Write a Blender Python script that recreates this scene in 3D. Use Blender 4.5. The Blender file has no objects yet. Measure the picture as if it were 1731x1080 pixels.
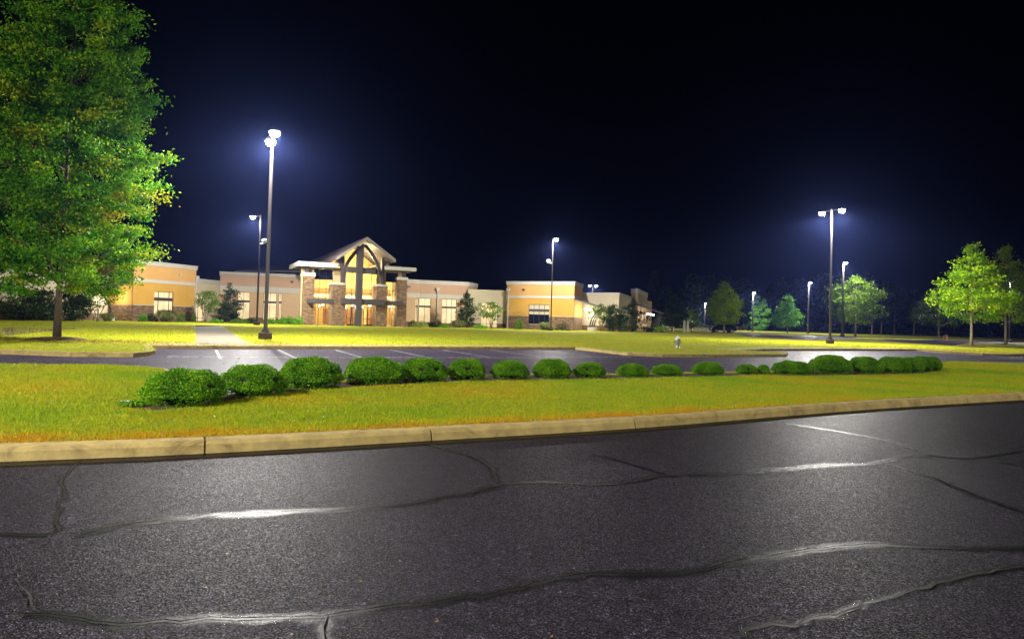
import bpy, math, random
import numpy as np
from mathutils import Vector, Matrix

random.seed(7)
RNG = np.random.default_rng(7)
SC = bpy.context.scene
COL = SC.collection

# ------------------------------------------------------------------ camera
IMG_W, IMG_H, FPX = 1731.0, 1080.0, 1200.0
EYE = 1.65
PITCH, ROLL, HORIZ = math.atan(0.03), 0.027, 540.0
cam_data = bpy.data.cameras.new('camera')
cam = bpy.data.objects.new('camera', cam_data)
COL.objects.link(cam)
cam_data.sensor_width = 36.0
cam_data.lens = 36.0 * FPX / IMG_W
cam_data.shift_y = -(0.03 * FPX - (HORIZ - IMG_H / 2)) / IMG_W
cam_data.clip_start = 0.1
cam_data.clip_end = 3000
cam.matrix_world = (Matrix.Translation((0, 0, EYE)) @ Matrix.Rotation(math.pi / 2 + PITCH, 4, 'X')
                    @ Matrix.Rotation(ROLL, 4, 'Z'))
SC.camera = cam
CM = cam.matrix_world.to_3x3()
SHY = cam_data.shift_y * IMG_W

# ------------------------------------------------------------------ world (night sky)
world = bpy.data.worlds.new('World')
SC.world = world
world.use_nodes = True
wn = world.node_tree
wn.nodes.clear()
sky = wn.nodes.new('ShaderNodeTexSky')
sky.sky_type = 'NISHITA'
sky.sun_disc = False
sky.sun_elevation = math.radians(-9)
sky.sun_rotation = math.radians(200)
bgn = wn.nodes.new('ShaderNodeBackground')
bgn.inputs['Strength'].default_value = 0.006
wout = wn.nodes.new('ShaderNodeOutputWorld')
wn.links.new(sky.outputs[0], bgn.inputs[0])
wn.links.new(bgn.outputs[0], wout.inputs[0])

SC.view_settings.view_transform = 'Standard'
SC.view_settings.look = 'None'
SC.view_settings.gamma = 1.0
SC.view_settings.exposure = -0.35
SC.render.engine = 'CYCLES'
SC.cycles.max_bounces = 5
SC.cycles.diffuse_bounces = 2
SC.cycles.glossy_bounces = 2
SC.cycles.transmission_bounces = 3
SC.cycles.transparent_max_bounces = 10
SC.cycles.volume_bounces = 0
SC.cycles.sample_clamp_indirect = 2.0
SC.cycles.sample_clamp_direct = 0.0
SC.cycles.use_denoising = True

# lamp powers (W) in one place
POLE_W = 26000.0
HAZE_DENSITY = 0.00031


def ray(px, py):
    x = px - IMG_W / 2
    y = IMG_H / 2 - py + SHY
    return CM @ Vector((x, y, -FPX))


def at(px, py, z=0.0):
    d = ray(px, py)
    t = (z - EYE) / d.z
    return Vector((d.x * t, d.y * t, z))


def atY(px, py, Y):
    d = ray(px, py)
    t = Y / d.y
    return Vector((d.x * t, Y, EYE + d.z * t))


def hor(px):
    return HORIZ + (px - IMG_W / 2) * math.tan(ROLL)


def gd(px, Y):
    """ground point seen in column px (near the horizon) at distance Y"""
    p = atY(px, hor(px) + 1.5 * FPX / Y, Y)
    return Vector((p.x, p.y, 0))


U = Vector((0.913, 0.407, 0)).normalized()     # along the kerb of the lot
V = Vector((-0.407, 0.913, 0)).normalized()    # away from the road, towards the building

# ------------------------------------------------------------------ helpers
def tag(o, label=None, cat=None, group=None, kind=None):
    if label: o['label'] = label
    if cat: o['category'] = cat
    if group: o['group'] = group
    if kind: o['kind'] = kind
    return o


def empty(name, loc=(0, 0, 0), rz=0.0):
    o = bpy.data.objects.new(name, None)
    o.empty_display_size = 0.3
    COL.objects.link(o)
    o.location = loc
    o.rotation_euler = (0, 0, rz)
    return o


def link(name, me, parent=None):
    o = bpy.data.objects.new(name, me)
    COL.objects.link(o)
    if parent is not None: o.parent = parent
    return o


def np_mesh(name, verts, faces, mat, parent=None, attr=None, smooth=False):
    """verts (N,3), faces (M,k) of one size k; attr: dict name -> per-face floats"""
    verts = np.ascontiguousarray(verts, dtype=np.float32)
    faces = np.ascontiguousarray(faces, dtype=np.int32)
    me = bpy.data.meshes.new(name)
    me.vertices.add(len(verts))
    me.vertices.foreach_set('co', verts.ravel())
    k = faces.shape[1]
    me.loops.add(faces.size)
    me.loops.foreach_set('vertex_index', faces.ravel())
    me.polygons.add(len(faces))
    me.polygons.foreach_set('loop_start', np.arange(0, faces.size, k, dtype=np.int32))
    me.polygons.foreach_set('loop_total', np.full(len(faces), k, dtype=np.int32))
    if smooth:
        me.polygons.foreach_set('use_smooth', np.ones(len(faces), dtype=bool))
    me.update(calc_edges=True)
    if attr:
        for a, v in attr.items():
            at_ = me.attributes.new(a, 'FLOAT', 'FACE')
            at_.data.foreach_set('value', np.ascontiguousarray(v, dtype=np.float32))
    me.materials.append(mat)
    return link(name, me, parent)


def auto_uv(me):
    uv = me.uv_layers.new(name='UVMap')
    for p in me.polygons:
        n = p.normal
        if abs(n.z) > 0.75:
            for li in p.loop_indices:
                c = me.vertices[me.loops[li].vertex_index].co
                uv.data[li].uv = (c.x, c.y)
        else:
            t = Vector((-n.y, n.x, 0)).normalized()
            for li in p.loop_indices:
                c = me.vertices[me.loops[li].vertex_index].co
                uv.data[li].uv = (c.dot(t), c.z)


class MB:
    def __init__(self):
        self.v = []
        self.f = []

    def add(self, vs, fs):
        b = len(self.v)
        self.v += [tuple(x) for x in vs]
        self.f += [tuple(b + i for i in f) for f in fs]
        return self

    def hexa(self, c8):
        return self.add(c8, [(3, 2, 1, 0), (4, 5, 6, 7), (0, 1, 5, 4), (1, 2, 6, 5), (2, 3, 7, 6), (3, 0, 4, 7)])

    def box(self, x0, x1, y0, y1, z0, z1):
        return self.hexa([(x0, y0, z0), (x1, y0, z0), (x1, y1, z0), (x0, y1, z0),
                          (x0, y0, z1), (x1, y0, z1), (x1, y1, z1), (x0, y1, z1)])

    def tube(self, pts, rads, n=8, cap=True):
        pts = [Vector(p) for p in pts]
        if not hasattr(rads, '__len__'): rads = [rads] * len(pts)
        rings = []
        for i, p in enumerate(pts):
            a = pts[max(0, i - 1)]; b = pts[min(len(pts) - 1, i + 1)]
            d = (b - a).normalized()
            up = Vector((0, 0, 1)) if abs(d.z) < 0.9 else Vector((1, 0, 0))
            s = d.cross(up).normalized(); t = d.cross(s).normalized()
            rings.append([p + (s * math.cos(2 * math.pi * k / n) + t * math.sin(2 * math.pi * k / n)) * rads[i]
                          for k in range(n)])
        vs = [v for r in rings for v in r]
        fs = []
        for i in range(len(rings) - 1):
            for k in range(n):
                fs.append((i * n + k, i * n + (k + 1) % n, (i + 1) * n + (k + 1) % n, (i + 1) * n + k))
        if cap:
            fs.append(tuple(range(n - 1, -1, -1)))
            fs.append(tuple((len(rings) - 1) * n + k for k in range(n)))
        return self.add(vs, fs)

    def lathe(self, prof, n=16, c=(0, 0, 0)):
        vs = []
        for r, z in prof:
            for k in range(n):
                a = 2 * math.pi * k / n
                vs.append((c[0] + r * math.cos(a), c[1] + r * math.sin(a), c[2] + z))
        fs = []
        m = len(prof)
        for i in range(m - 1):
            for k in range(n):
                fs.append((i * n + k, i * n + (k + 1) % n, (i + 1) * n + (k + 1) % n, (i + 1) * n + k))
        fs.append(tuple(range(n - 1, -1, -1)))
        fs.append(tuple((m - 1) * n + k for k in range(n)))
        return self.add(vs, fs)

    def poly(self, pts):
        return self.add(pts, [tuple(range(len(pts)))])

    def prism(self, front, back):
        n = len(front)
        fs = [tuple(range(n)), tuple(range(2 * n - 1, n - 1, -1))]
        for i in range(n):
            j = (i + 1) % n
            fs.append((i, n + i, n + j, j))
        return self.add(list(front) + list(back), fs)

    def build(self, name, mat, parent=None, smooth=False, bevel=0.0):
        me = bpy.data.meshes.new(name)
        me.from_pydata(self.v, [], self.f)
        me.update()
        auto_uv(me)
        me.materials.append(mat)
        if smooth:
            for p in me.polygons: p.use_smooth = True
        o = link(name, me, parent)
        if bevel > 0:
            b = o.modifiers.new('bevel', 'BEVEL'); b.width = bevel; b.segments = 2; b.limit_method = 'ANGLE'
        return o


class Plane:
    """vertical facade plane through A and B (world xy); d grows towards the viewer's side"""
    def __init__(self, A, B):
        self.A = Vector((A[0], A[1], 0))
        self.u = (Vector((B[0], B[1], 0)) - self.A).normalized()
        self.n = Vector((self.u.y, -self.u.x, 0))
        self.L = (Vector((B[0], B[1], 0)) - self.A).length

    def F(self, px, py, d=0.0):
        r = ray(px, py)
        o = Vector((0, 0, EYE))
        t = ((self.A + self.n * d) - o).dot(self.n) / r.dot(self.n)
        p = o + r * t
        return (p - self.A).dot(self.u), p.z

    def s(self, px, py=530, d=0.0): return self.F(px, py, d)[0]
    def z(self, px, py, d=0.0): return self.F(px, py, d)[1]
    def P(self, s, z, d=0.0): return self.A + self.u * s + self.n * d + Vector((0, 0, z))

    def box(self, mb, s0, s1, z0, z1, d0, d1):
        P = self.P
        mb.hexa([P(s0, z0, d1), P(s1, z0, d1), P(s1, z0, d0), P(s0, z0, d0),
                 P(s0, z1, d1), P(s1, z1, d1), P(s1, z1, d0), P(s0, z1, d0)])
        return mb

    def wall(self, mb, s0, s1, z0, z1, holes=(), d=0.0, depth=0.25, topcap=False):
        ss = sorted({s0, s1, *[min(max(h[0], s0), s1) for h in holes], *[min(max(h[1], s0), s1) for h in holes]})
        zs = sorted({z0, z1, *[min(max(h[2], z0), z1) for h in holes], *[min(max(h[3], z0), z1) for h in holes]})
        idx = {}
        vs = []
        def vi(s, z, dd):
            k = (round(s, 4), round(z, 4), round(dd, 4))
            if k not in idx:
                idx[k] = len(vs); vs.append(self.P(s, z, dd))
            return idx[k]
        def inh(i, j):
            if i < 0 or j < 0 or i >= len(ss) - 1 or j >= len(zs) - 1: return None
            cs = (ss[i] + ss[i + 1]) / 2; cz = (zs[j] + zs[j + 1]) / 2
            return any(h[0] < cs < h[1] and h[2] < cz < h[3] for h in holes)
        fs = []
        db = d - depth
        for i in range(len(ss) - 1):
            for j in range(len(zs) - 1):
                if inh(i, j): continue
                a, b, c, e = ss[i], ss[i + 1], zs[j], zs[j + 1]
                if b - a < 1e-5 or e - c < 1e-5: continue
                fs.append((vi(a, c, d), vi(b, c, d), vi(b, e, d), vi(a, e, d)))
                for (ii, jj, p, q) in ((i - 1, j, (a, e), (a, c)), (i + 1, j, (b, c), (b, e)),
                                       (i, j - 1, (a, c), (b, c)), (i, j + 1, (b, e), (a, e))):
                    h = inh(ii, jj)
                    if h is None or h:
                        fs.append((vi(p[0], p[1], d), vi(p[0], p[1], db), vi(q[0], q[1], db), vi(q[0], q[1], d)))
        mb.add(vs, fs)
        return mb


# ------------------------------------------------------------------ materials
def new_mat(name):
    m = bpy.data.materials.new(name)
    m.use_nodes = True
    nt = m.node_tree
    b = nt.nodes['Principled BSDF']
    return m, nt, b


def ramp(nt, stops):
    r = nt.nodes.new('ShaderNodeValToRGB')
    el = r.color_ramp.elements
    while len(el) < len(stops): el.new(0.5)
    for e, (p, c) in zip(el, stops):
        e.position = p; e.color = (*c, 1)
    return r


def noise(nt, scale, detail=4, rough=0.55, coord=None, dim=None, dist=0.0):
    n = nt.nodes.new('ShaderNodeTexNoise')
    n.inputs['Scale'].default_value = scale
    n.inputs['Detail'].default_value = detail
    n.inputs['Roughness'].default_value = rough
    n.inputs['Distortion'].default_value = dist
    if coord is not None: nt.links.new(coord, n.inputs['Vector'])
    return n


def mixc(nt, fac, a, b, mode='MIX'):
    m = nt.nodes.new('ShaderNodeMix'); m.data_type = 'RGBA'; m.blend_type = mode
    for sock, v in ((m.inputs[0], fac), (m.inputs[6], a), (m.inputs[7], b)):
        if hasattr(v, 'is_linked') or hasattr(v, 'links'): nt.links.new(v, sock)
        elif isinstance(v, (int, float)): sock.default_value = v
        else: sock.default_value = (*v, 1)
    return m.outputs[2]


def pos(nt): return nt.nodes.new('ShaderNodeNewGeometry').outputs['Position']


def bump(nt, b, h, dist, strength=1.0):
    n = nt.nodes.new('ShaderNodeBump')
    n.inputs['Distance'].default_value = dist
    n.inputs['Strength'].default_value = strength
    nt.links.new(h, n.inputs['Height'])
    nt.links.new(n.outputs[0], b.inputs['Normal'])
    return n


def plain(name, col, rough=0.7, var=0.12, scale=2.0, metal=0.0, bmp=0.0, bscale=30, spec=0.5, big=None):
    m, nt, b = new_mat(name)
    p = pos(nt)
    n = noise(nt, scale, 6, 0.6, p)
    lo = tuple(c * (1 - var) for c in col); hi = tuple(min(1, c * (1 + var)) for c in col)
    r = ramp(nt, [(0.3, lo), (0.7, hi)])
    nt.links.new(n.outputs[0], r.inputs[0])
    nt.links.new(r.outputs[0], b.inputs['Base Color'])
    b.inputs['Roughness'].default_value = rough
    b.inputs['Metallic'].default_value = metal
    b.inputs['Specular IOR Level'].default_value = spec
    if bmp:
        n2 = noise(nt, bscale, 4, 0.6, p)
        bump(nt, b, n2.outputs[0], bmp)
    return m


def emit(name, col, strength, nscale=None, sampling=True):
    m, nt, b = new_mat(name)
    b.inputs['Base Color'].default_value = (*[c * 0.5 for c in col], 1)
    b.inputs['Emission Color'].default_value = (*col, 1)
    b.inputs['Emission Strength'].default_value = strength
    if not sampling: m.cycles.emission_sampling = 'NONE'
    return m


def leaf_mat(name, c_dark, c_mid, c_light, transl=0.3, rough=0.45, fleck=None):
    m, nt, b = new_mat(name)
    a = nt.nodes.new('ShaderNodeAttribute'); a.attribute_name = 'tone'
    st = [(0.0, c_dark), (0.5, c_mid), (0.93, c_light)]
    if fleck: st.append((1.0, fleck))
    r = ramp(nt, st)
    nt.links.new(a.outputs['Fac'], r.inputs[0])
    nt.links.new(r.outputs[0], b.inputs['Base Color'])
    b.inputs['Roughness'].default_value = rough
    b.inputs['Specular IOR Level'].default_value = 0.12
    t = nt.nodes.new('ShaderNodeBsdfTranslucent')
    nt.links.new(r.outputs[0], t.inputs['Color'])
    mx = nt.nodes.new('ShaderNodeMixShader'); mx.inputs[0].default_value = transl
    nt.links.new(b.outputs[0], mx.inputs[1]); nt.links.new(t.outputs[0], mx.inputs[2])
    nt.links.new(mx.outputs[0], nt.nodes['Material Output'].inputs['Surface'])
    return m


def asphalt_mat(name, base=0.05, spark=1.0):
    m, nt, b = new_mat(name)
    p = pos(nt)
    v = nt.nodes.new('ShaderNodeTexVoronoi'); v.inputs['Scale'].default_value = 125
    nt.links.new(p, v.inputs['Vector'])
    big = noise(nt, 0.35, 5, 0.6, p)
    mid = noise(nt, 6, 4, 0.6, p)
    r1 = ramp(nt, [(0.3, (base * 0.72, base * 0.58, base * 0.95)), (0.7, (base * 1.35, base * 1.06, base * 1.8))])
    nt.links.new(big.outputs[0], r1.inputs[0])
    sp = nt.nodes.new('ShaderNodeSeparateColor')
    nt.links.new(v.outputs['Color'], sp.inputs[0])
    r2 = ramp(nt, [(0.0, (0.4, 0.4, 0.4)), (0.6, (0.8, 0.8, 0.8)), (0.84, (1.3, 1.3, 1.3)), (1.0, (10.0, 9.5, 10.2))])
    nt.links.new(sp.outputs[0], r2.inputs[0])
    c = mixc(nt, 1.0, r1.outputs[0], r2.outputs[0], 'MULTIPLY')
    vb = nt.nodes.new('ShaderNodeTexVoronoi'); vb.inputs['Scale'].default_value = 42
    nt.links.new(p, vb.inputs['Vector'])
    sb = nt.nodes.new('ShaderNodeSeparateColor'); nt.links.new(vb.outputs['Color'], sb.inputs[0])
    rb = ramp(nt, [(0.0, (0.75, 0.75, 0.75)), (0.72, (0.95, 0.95, 0.95)), (0.9, (1.5, 1.5, 1.5)), (1.0, (2.6, 2.6, 2.6))])
    nt.links.new(sb.outputs[1], rb.inputs[0])
    c = mixc(nt, 1.0, c, rb.outputs[0], 'MULTIPLY')
    r3 = ramp(nt, [(0.35, (0.7, 0.7, 0.7)), (0.65, (1.25, 1.25, 1.25))])
    nt.links.new(mid.outputs[0], r3.inputs[0])
    c = mixc(nt, 1.0, c, r3.outputs[0], 'MULTIPLY')
    nt.links.new(c, b.inputs['Base Color'])
    rr = ramp(nt, [(0.0, (0.7,) * 3), (0.6, (0.55,) * 3), (1.0, (0.30,) * 3)])
    nt.links.new(sp.outputs[1], rr.inputs[0])
    nt.links.new(rr.outputs[0], b.inputs['Roughness'])
    b.inputs['Specular IOR Level'].default_value = 0.06
    b.inputs['Specular Tint'].default_value = (0.92, 0.88, 1.0, 1)
    n2 = noise(nt, 90, 3, 0.6, p)
    hh = nt.nodes.new('ShaderNodeMath'); hh.operation = 'ADD'
    nt.links.new(v.outputs['Distance'], hh.inputs[0]); nt.links.new(n2.outputs[0], hh.inputs[1])
    bn = bump(nt, b, hh.outputs[0], 0.0024 * spark)
    # every stone chip has its own tilt, so single chips glint
    v1 = nt.nodes.new('ShaderNodeVectorMath'); v1.operation = 'SUBTRACT'
    nt.links.new(v.outputs['Color'], v1.inputs[0]); v1.inputs[1].default_value = (0.5, 0.5, 0.5)
    v2 = nt.nodes.new('ShaderNodeVectorMath'); v2.operation = 'MULTIPLY'
    nt.links.new(v1.outputs[0], v2.inputs[0]); v2.inputs[1].default_value = (0.25, 0.25, 0.0)
    v3 = nt.nodes.new('ShaderNodeVectorMath'); v3.operation = 'ADD'
    nt.links.new(v2.outputs[0], v3.inputs[0]); nt.links.new(bn.outputs[0], v3.inputs[1])
    v4 = nt.nodes.new('ShaderNodeVectorMath'); v4.operation = 'NORMALIZE'
    nt.links.new(v3.outputs[0], v4.inputs[0])
    nt.links.new(v4.outputs[0], b.inputs['Normal'])
    return m


M = {}
M['asphalt'] = asphalt_mat('asphalt', 0.0098)
M['lot_asphalt'] = asphalt_mat('lot_asphalt', 0.036)
M['concrete'] = plain('concrete', (0.42, 0.31, 0.105), 0.85, 0.24, 5.0, bmp=0.004, bscale=60)
m = M['concrete']; nt = m.node_tree; b = nt.nodes['Principled BSDF']
old = b.inputs['Base Color'].links[0].from_socket
sn = noise(nt, 1.3, 6, 0.75, pos(nt), dist=1.2)
sr = ramp(nt, [(0.30, (0.42, 0.38, 0.34)), (0.46, (0.95, 0.95, 0.95)), (0.75, (1.1, 1.1, 1.12))])
nt.links.new(sn.outputs[0], sr.inputs[0])
nt.links.new(mixc(nt, 1.0, old, sr.outputs[0], 'MULTIPLY'), b.inputs['Base Color'])
M['path_concrete'] = plain('path_concrete', (0.17, 0.145, 0.10), 0.85, 0.12, 1.0)
M['mulch'] = plain('mulch', (0.075, 0.038, 0.022), 0.95, 0.5, 18.0, bmp=0.03, bscale=25)
M['soil_grass'] = plain('soil_grass', (0.17, 0.17, 0.012), 0.95, 0.4, 1.2, bmp=0.02, bscale=30)
M['paint'] = plain('paint', (0.62, 0.62, 0.62), 0.7, 0.25, 8.0)
M['bronze'] = plain('bronze', (0.026, 0.021, 0.021), 0.5, 0.1, 3.0, spec=0.5)
M['pole_base'] = plain('pole_base', (0.055, 0.03, 0.02), 0.8, 0.3, 6.0, bmp=0.01)
M['yellow'] = plain('yellow', (0.58, 0.32, 0.055), 0.85, 0.05, 0.6)
M['orange'] = plain('orange', (0.60, 0.33, 0.11), 0.85, 0.05, 0.6)
M['pink'] = plain('pink', (0.57, 0.38, 0.21), 0.85, 0.06, 0.5)
M['pink_dark'] = plain('pink_dark', (0.49, 0.31, 0.20), 0.85, 0.06, 0.5)
M['cream'] = plain('cream', (0.58, 0.50, 0.34), 0.85, 0.06, 0.5)
M['trim'] = plain('trim', (0.52, 0.48, 0.40), 0.8, 0.05, 1.0)
M['white_trim'] = plain('white_trim', (0.50, 0.48, 0.44), 0.7, 0.05, 1.0)
M['tan'] = plain('tan', (0.50, 0.36, 0.18), 0.85, 0.05, 0.6)
M['steel_grey'] = plain('steel_grey', (0.05, 0.044, 0.045), 0.5, 0.08, 1.0)
M['cross_grey'] = plain('cross_grey', (0.055, 0.047, 0.046), 0.6, 0.08, 1.0)
M['frame'] = plain('frame', (0.02, 0.018, 0.018), 0.4, 0.1, 1.0)
M['roof_metal'] = plain('roof_metal', (0.16, 0.13, 0.125), 0.5, 0.1, 0.4)
M['flat_roof'] = plain('flat_roof', (0.10, 0.10, 0.10), 0.9, 0.1, 0.5)
M['dark_glass'] = plain('dark_glass', (0.008, 0.01, 0.02), 0.08, 0.0, 1.0)
M['wood'] = plain('wood', (0.30, 0.13, 0.04), 0.5, 0.2, 2.0)
M['bark'] = plain('bark', (0.085, 0.065, 0.04), 0.9, 0.35, 9.0, bmp=0.03, bscale=18)
M['pale_bark'] = plain('pale_bark', (0.22, 0.18, 0.11), 0.9, 0.25, 6.0, bmp=0.02, bscale=18)
M['silver'] = plain('silver', (0.45, 0.45, 0.46), 0.35, 0.15, 6.0, metal=0.7)
M['black_paint'] = plain('black_paint', (0.012, 0.013, 0.02), 0.2, 0.0, 1.0)
M['rubber'] = plain('rubber', (0.015, 0.015, 0.015), 0.9, 0.1, 5.0)
M['white_paint'] = plain('white_paint', (0.7, 0.7, 0.72), 0.5, 0.05, 2.0)
M['red_lens'] = plain('red_lens', (0.5, 0.02, 0.02), 0.3, 0.05, 2.0)
M['lens'] = emit('lens', (1.0, 0.97, 0.90), 60.0, sampling=False)
M['small_lamp'] = emit('small_lamp', (1.0, 0.93, 0.8), 14.0, sampling=False)
M['interior'] = plain('interior', (0.70, 0.49, 0.19), 0.9, 0.04, 0.6)
M['ceiling'] = plain('ceiling', (0.75, 0.65, 0.42), 0.9, 0.03, 0.6)


def blind_mat(name, col, strength):
    m, nt, b = new_mat(name)
    uv = nt.nodes.new('ShaderNodeUVMap')
    mp = nt.nodes.new('ShaderNodeMapping'); mp.inputs['Scale'].default_value = (7.0, 0.25, 1)
    nt.links.new(uv.outputs[0], mp.inputs[0])
    n = noise(nt, 1.0, 4, 0.6, mp.outputs[0])
    n2 = noise(nt, 0.5, 3, 0.5, uv.outputs[0])
    r = ramp(nt, [(0.3, tuple(c * 0.62 for c in col)), (0.62, col)])
    nt.links.new(n.outputs[0], r.inputs[0])
    r2 = ramp(nt, [(0.3, (0.55, 0.45, 0.35)), (0.62, (1.1, 1.05, 1.0))])
    nt.links.new(n2.outputs[0], r2.inputs[0])
    c = mixc(nt, 1.0, r.outputs[0], r2.outputs[0], 'MULTIPLY')
    nt.links.new(c, b.inputs['Emission Color'])
    b.inputs['Emission Strength'].default_value = strength
    b.inputs['Base Color'].default_value = (0.4, 0.35, 0.25, 1)
    b.inputs['Roughness'].default_value = 0.3
    m.cycles.emission_sampling = 'NONE'
    return m


M['lit_blind'] = blind_mat('lit_blind', (1.0, 0.78, 0.42), 1.25)
M['lit_blind_dim'] = blind_mat('lit_blind_dim', (0.9, 0.72, 0.42), 0.42)

m, nt, b = new_mat('clear_glass')
tr = nt.nodes.new('ShaderNodeBsdfTransparent'); tr.inputs[0].default_value = (0.93, 0.95, 0.93, 1)
gl = nt.nodes.new('ShaderNodeBsdfGlossy'); gl.inputs['Roughness'].default_value = 0.03
mx = nt.nodes.new('ShaderNodeMixShader'); mx.inputs[0].default_value = 0.07
nt.links.new(tr.outputs[0], mx.inputs[1]); nt.links.new(gl.outputs[0], mx.inputs[2])
nt.links.new(mx.outputs[0], nt.nodes['Material Output'].inputs['Surface'])
M['clear_glass'] = m

# stacked stone
m, nt, b = new_mat('stone')
uv = nt.nodes.new('ShaderNodeUVMap')
bk = nt.nodes.new('ShaderNodeTexBrick')
bk.inputs['Scale'].default_value = 1.0
bk.inputs['Brick Width'].default_value = 0.55
bk.inputs['Row Height'].default_value = 0.16
bk.inputs['Mortar Size'].default_value = 0.018
bk.inputs['Color1'].default_value = (0.27, 0.17, 0.085, 1)
bk.inputs['Color2'].default_value = (0.12, 0.075, 0.04, 1)
bk.inputs['Mortar'].default_value = (0.07, 0.045, 0.03, 1)
bk.offset = 0.37
nt.links.new(uv.outputs[0], bk.inputs['Vector'])
sn = noise(nt, 2.6, 5, 0.7, uv.outputs[0])
sr = ramp(nt, [(0.3, (0.6, 0.55, 0.5)), (0.7, (1.5, 1.5, 1.5))])
nt.links.new(sn.outputs[0], sr.inputs[0])
nt.links.new(mixc(nt, 1.0, bk.outputs[0], sr.outputs[0], 'MULTIPLY'), b.inputs['Base Color'])
b.inputs['Roughness'].default_value = 0.9
bump(nt, b, bk.outputs[0], 0.05)
M['stone'] = m

# lawn sheet
m, nt, b = new_mat('lawn')
p = pos(nt)
n1 = noise(nt, 0.10, 5, 0.6, p, dist=0.5)
n2 = noise(nt, 1.4, 5, 0.65, p)
n3 = noise(nt, 25, 3, 0.7, p)
r1 = ramp(nt, [(0.35, (0.24, 0.29, 0.008)), (0.5, (0.33, 0.33, 0.008)), (0.66, (0.40, 0.34, 0.010))])
nt.links.new(n1.outputs[0], r1.inputs[0])
r2 = ramp(nt, [(0.3, (0.72, 0.8, 0.8)), (0.7, (1.25, 1.2, 1.2))])
nt.links.new(n2.outputs[0], r2.inputs[0])
c = mixc(nt, 1.0, r1.outputs[0], r2.outputs[0], 'MULTIPLY')
r3 = ramp(nt, [(0.3, (0.6, 0.65, 0.6)), (0.7, (1.35, 1.3, 1.3))])
nt.links.new(n3.outputs[0], r3.inputs[0])
c = mixc(nt, 1.0, c, r3.outputs[0], 'MULTIPLY')
nt.links.new(c, b.inputs['Base Color'])
b.inputs['Roughness'].default_value = 0.9
b.inputs['Specular IOR Level'].default_value = 0.2
bump(nt, b, n3.outputs[0], 0.03)
M['lawn'] = m

M['blade'] = leaf_mat('blade', (0.17, 0.36, 0.010), (0.43, 0.47, 0.014), (0.62, 0.30, 0.012), 0.3, 0.6)
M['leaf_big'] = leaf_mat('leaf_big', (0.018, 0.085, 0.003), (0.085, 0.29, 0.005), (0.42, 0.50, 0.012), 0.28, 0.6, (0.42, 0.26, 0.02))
M['leaf_maple'] = leaf_mat('leaf_maple', (0.11, 0.28, 0.006), (0.28, 0.50, 0.010), (0.52, 0.62, 0.02), 0.4)
M['leaf_mid'] = leaf_mat('leaf_mid', (0.05, 0.11, 0.008), (0.13, 0.23, 0.012), (0.24, 0.34, 0.03), 0.3)
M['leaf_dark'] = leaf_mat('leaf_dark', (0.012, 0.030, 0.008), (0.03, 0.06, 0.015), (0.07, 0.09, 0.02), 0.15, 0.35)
M['leaf_oak'] = leaf_mat('leaf_oak', (0.10, 0.19, 0.008), (0.24, 0.38, 0.012), (0.42, 0.50, 0.02), 0.3)
M['leaf_blue'] = leaf_mat('leaf_blue', (0.05, 0.17, 0.02), (0.13, 0.38, 0.04), (0.26, 0.52, 0.06), 0.35)
M['leaf_box'] = leaf_mat('leaf_box', (0.02, 0.09, 0.003), (0.12, 0.36, 0.007), (0.36, 0.60, 0.015), 0.16, 0.5)
M['leaf_tuft'] = leaf_mat('leaf_tuft', (0.10, 0.14, 0.03), (0.20, 0.24, 0.07), (0.40, 0.38, 0.16), 0.35)
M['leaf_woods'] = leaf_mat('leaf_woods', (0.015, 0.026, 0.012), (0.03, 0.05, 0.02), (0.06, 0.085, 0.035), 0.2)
M['twig'] = plain('twig', (0.03, 0.02, 0.012), 0.95, 0.3, 12.0)
M['flower'] = leaf_mat('flower', (0.12, 0.2, 0.02), (0.35, 0.42, 0.06), (0.6, 0.6, 0.2), 0.3)
M['litter'] = leaf_mat('litter', (0.10, 0.05, 0.02), (0.18, 0.10, 0.03), (0.3, 0.2, 0.06), 0.1)

# crack sealant: smooth tar band with ragged see-through edges
m, nt, b = new_mat('tar')
b.inputs['Base Color'].default_value = (0.003, 0.003, 0.0035, 1)
b.inputs['Roughness'].default_value = 0.40
b.inputs['Specular IOR Level'].default_value = 0.27
p = pos(nt)
nb = noise(nt, 55, 3, 0.6, p)
bump(nt, b, nb.outputs[0], 0.0016)
uv = nt.nodes.new('ShaderNodeUVMap')
sx = nt.nodes.new('ShaderNodeSeparateXYZ'); nt.links.new(uv.outputs[0], sx.inputs[0])
a1 = nt.nodes.new('ShaderNodeMath'); a1.operation = 'SUBTRACT'; nt.links.new(sx.outputs[0], a1.inputs[0]); a1.inputs[1].default_value = 0.5
a2 = nt.nodes.new('ShaderNodeMath'); a2.operation = 'ABSOLUTE'; nt.links.new(a1.outputs[0], a2.inputs[0])
ne = noise(nt, 48, 6, 0.8, p)
a3 = nt.nodes.new('ShaderNodeMath'); a3.operation = 'MULTIPLY_ADD'
nt.links.new(ne.outputs[0], a3.inputs[0]); a3.inputs[1].default_value = 0.9; nt.links.new(a2.outputs[0], a3.inputs[2])
rr = ramp(nt, [(0.52, (0.95, 0.95, 0.95)), (0.90, (0, 0, 0))])
nt.links.new(a3.outputs[0], rr.inputs[0])
tr = nt.nodes.new('ShaderNodeBsdfTransparent')
mx = nt.nodes.new('ShaderNodeMixShader')
nt.links.new(rr.outputs[0], mx.inputs[0])
nt.links.new(tr.outputs[0], mx.inputs[1]); nt.links.new(b.outputs[0], mx.inputs[2])
nt.links.new(mx.outputs[0], nt.nodes['Material Output'].inputs['Surface'])
M['tar'] = m
M['crack'] = plain('crack', (0.003, 0.003, 0.003), 0.95, 0.2, 10.0, spec=0.05)
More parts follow.
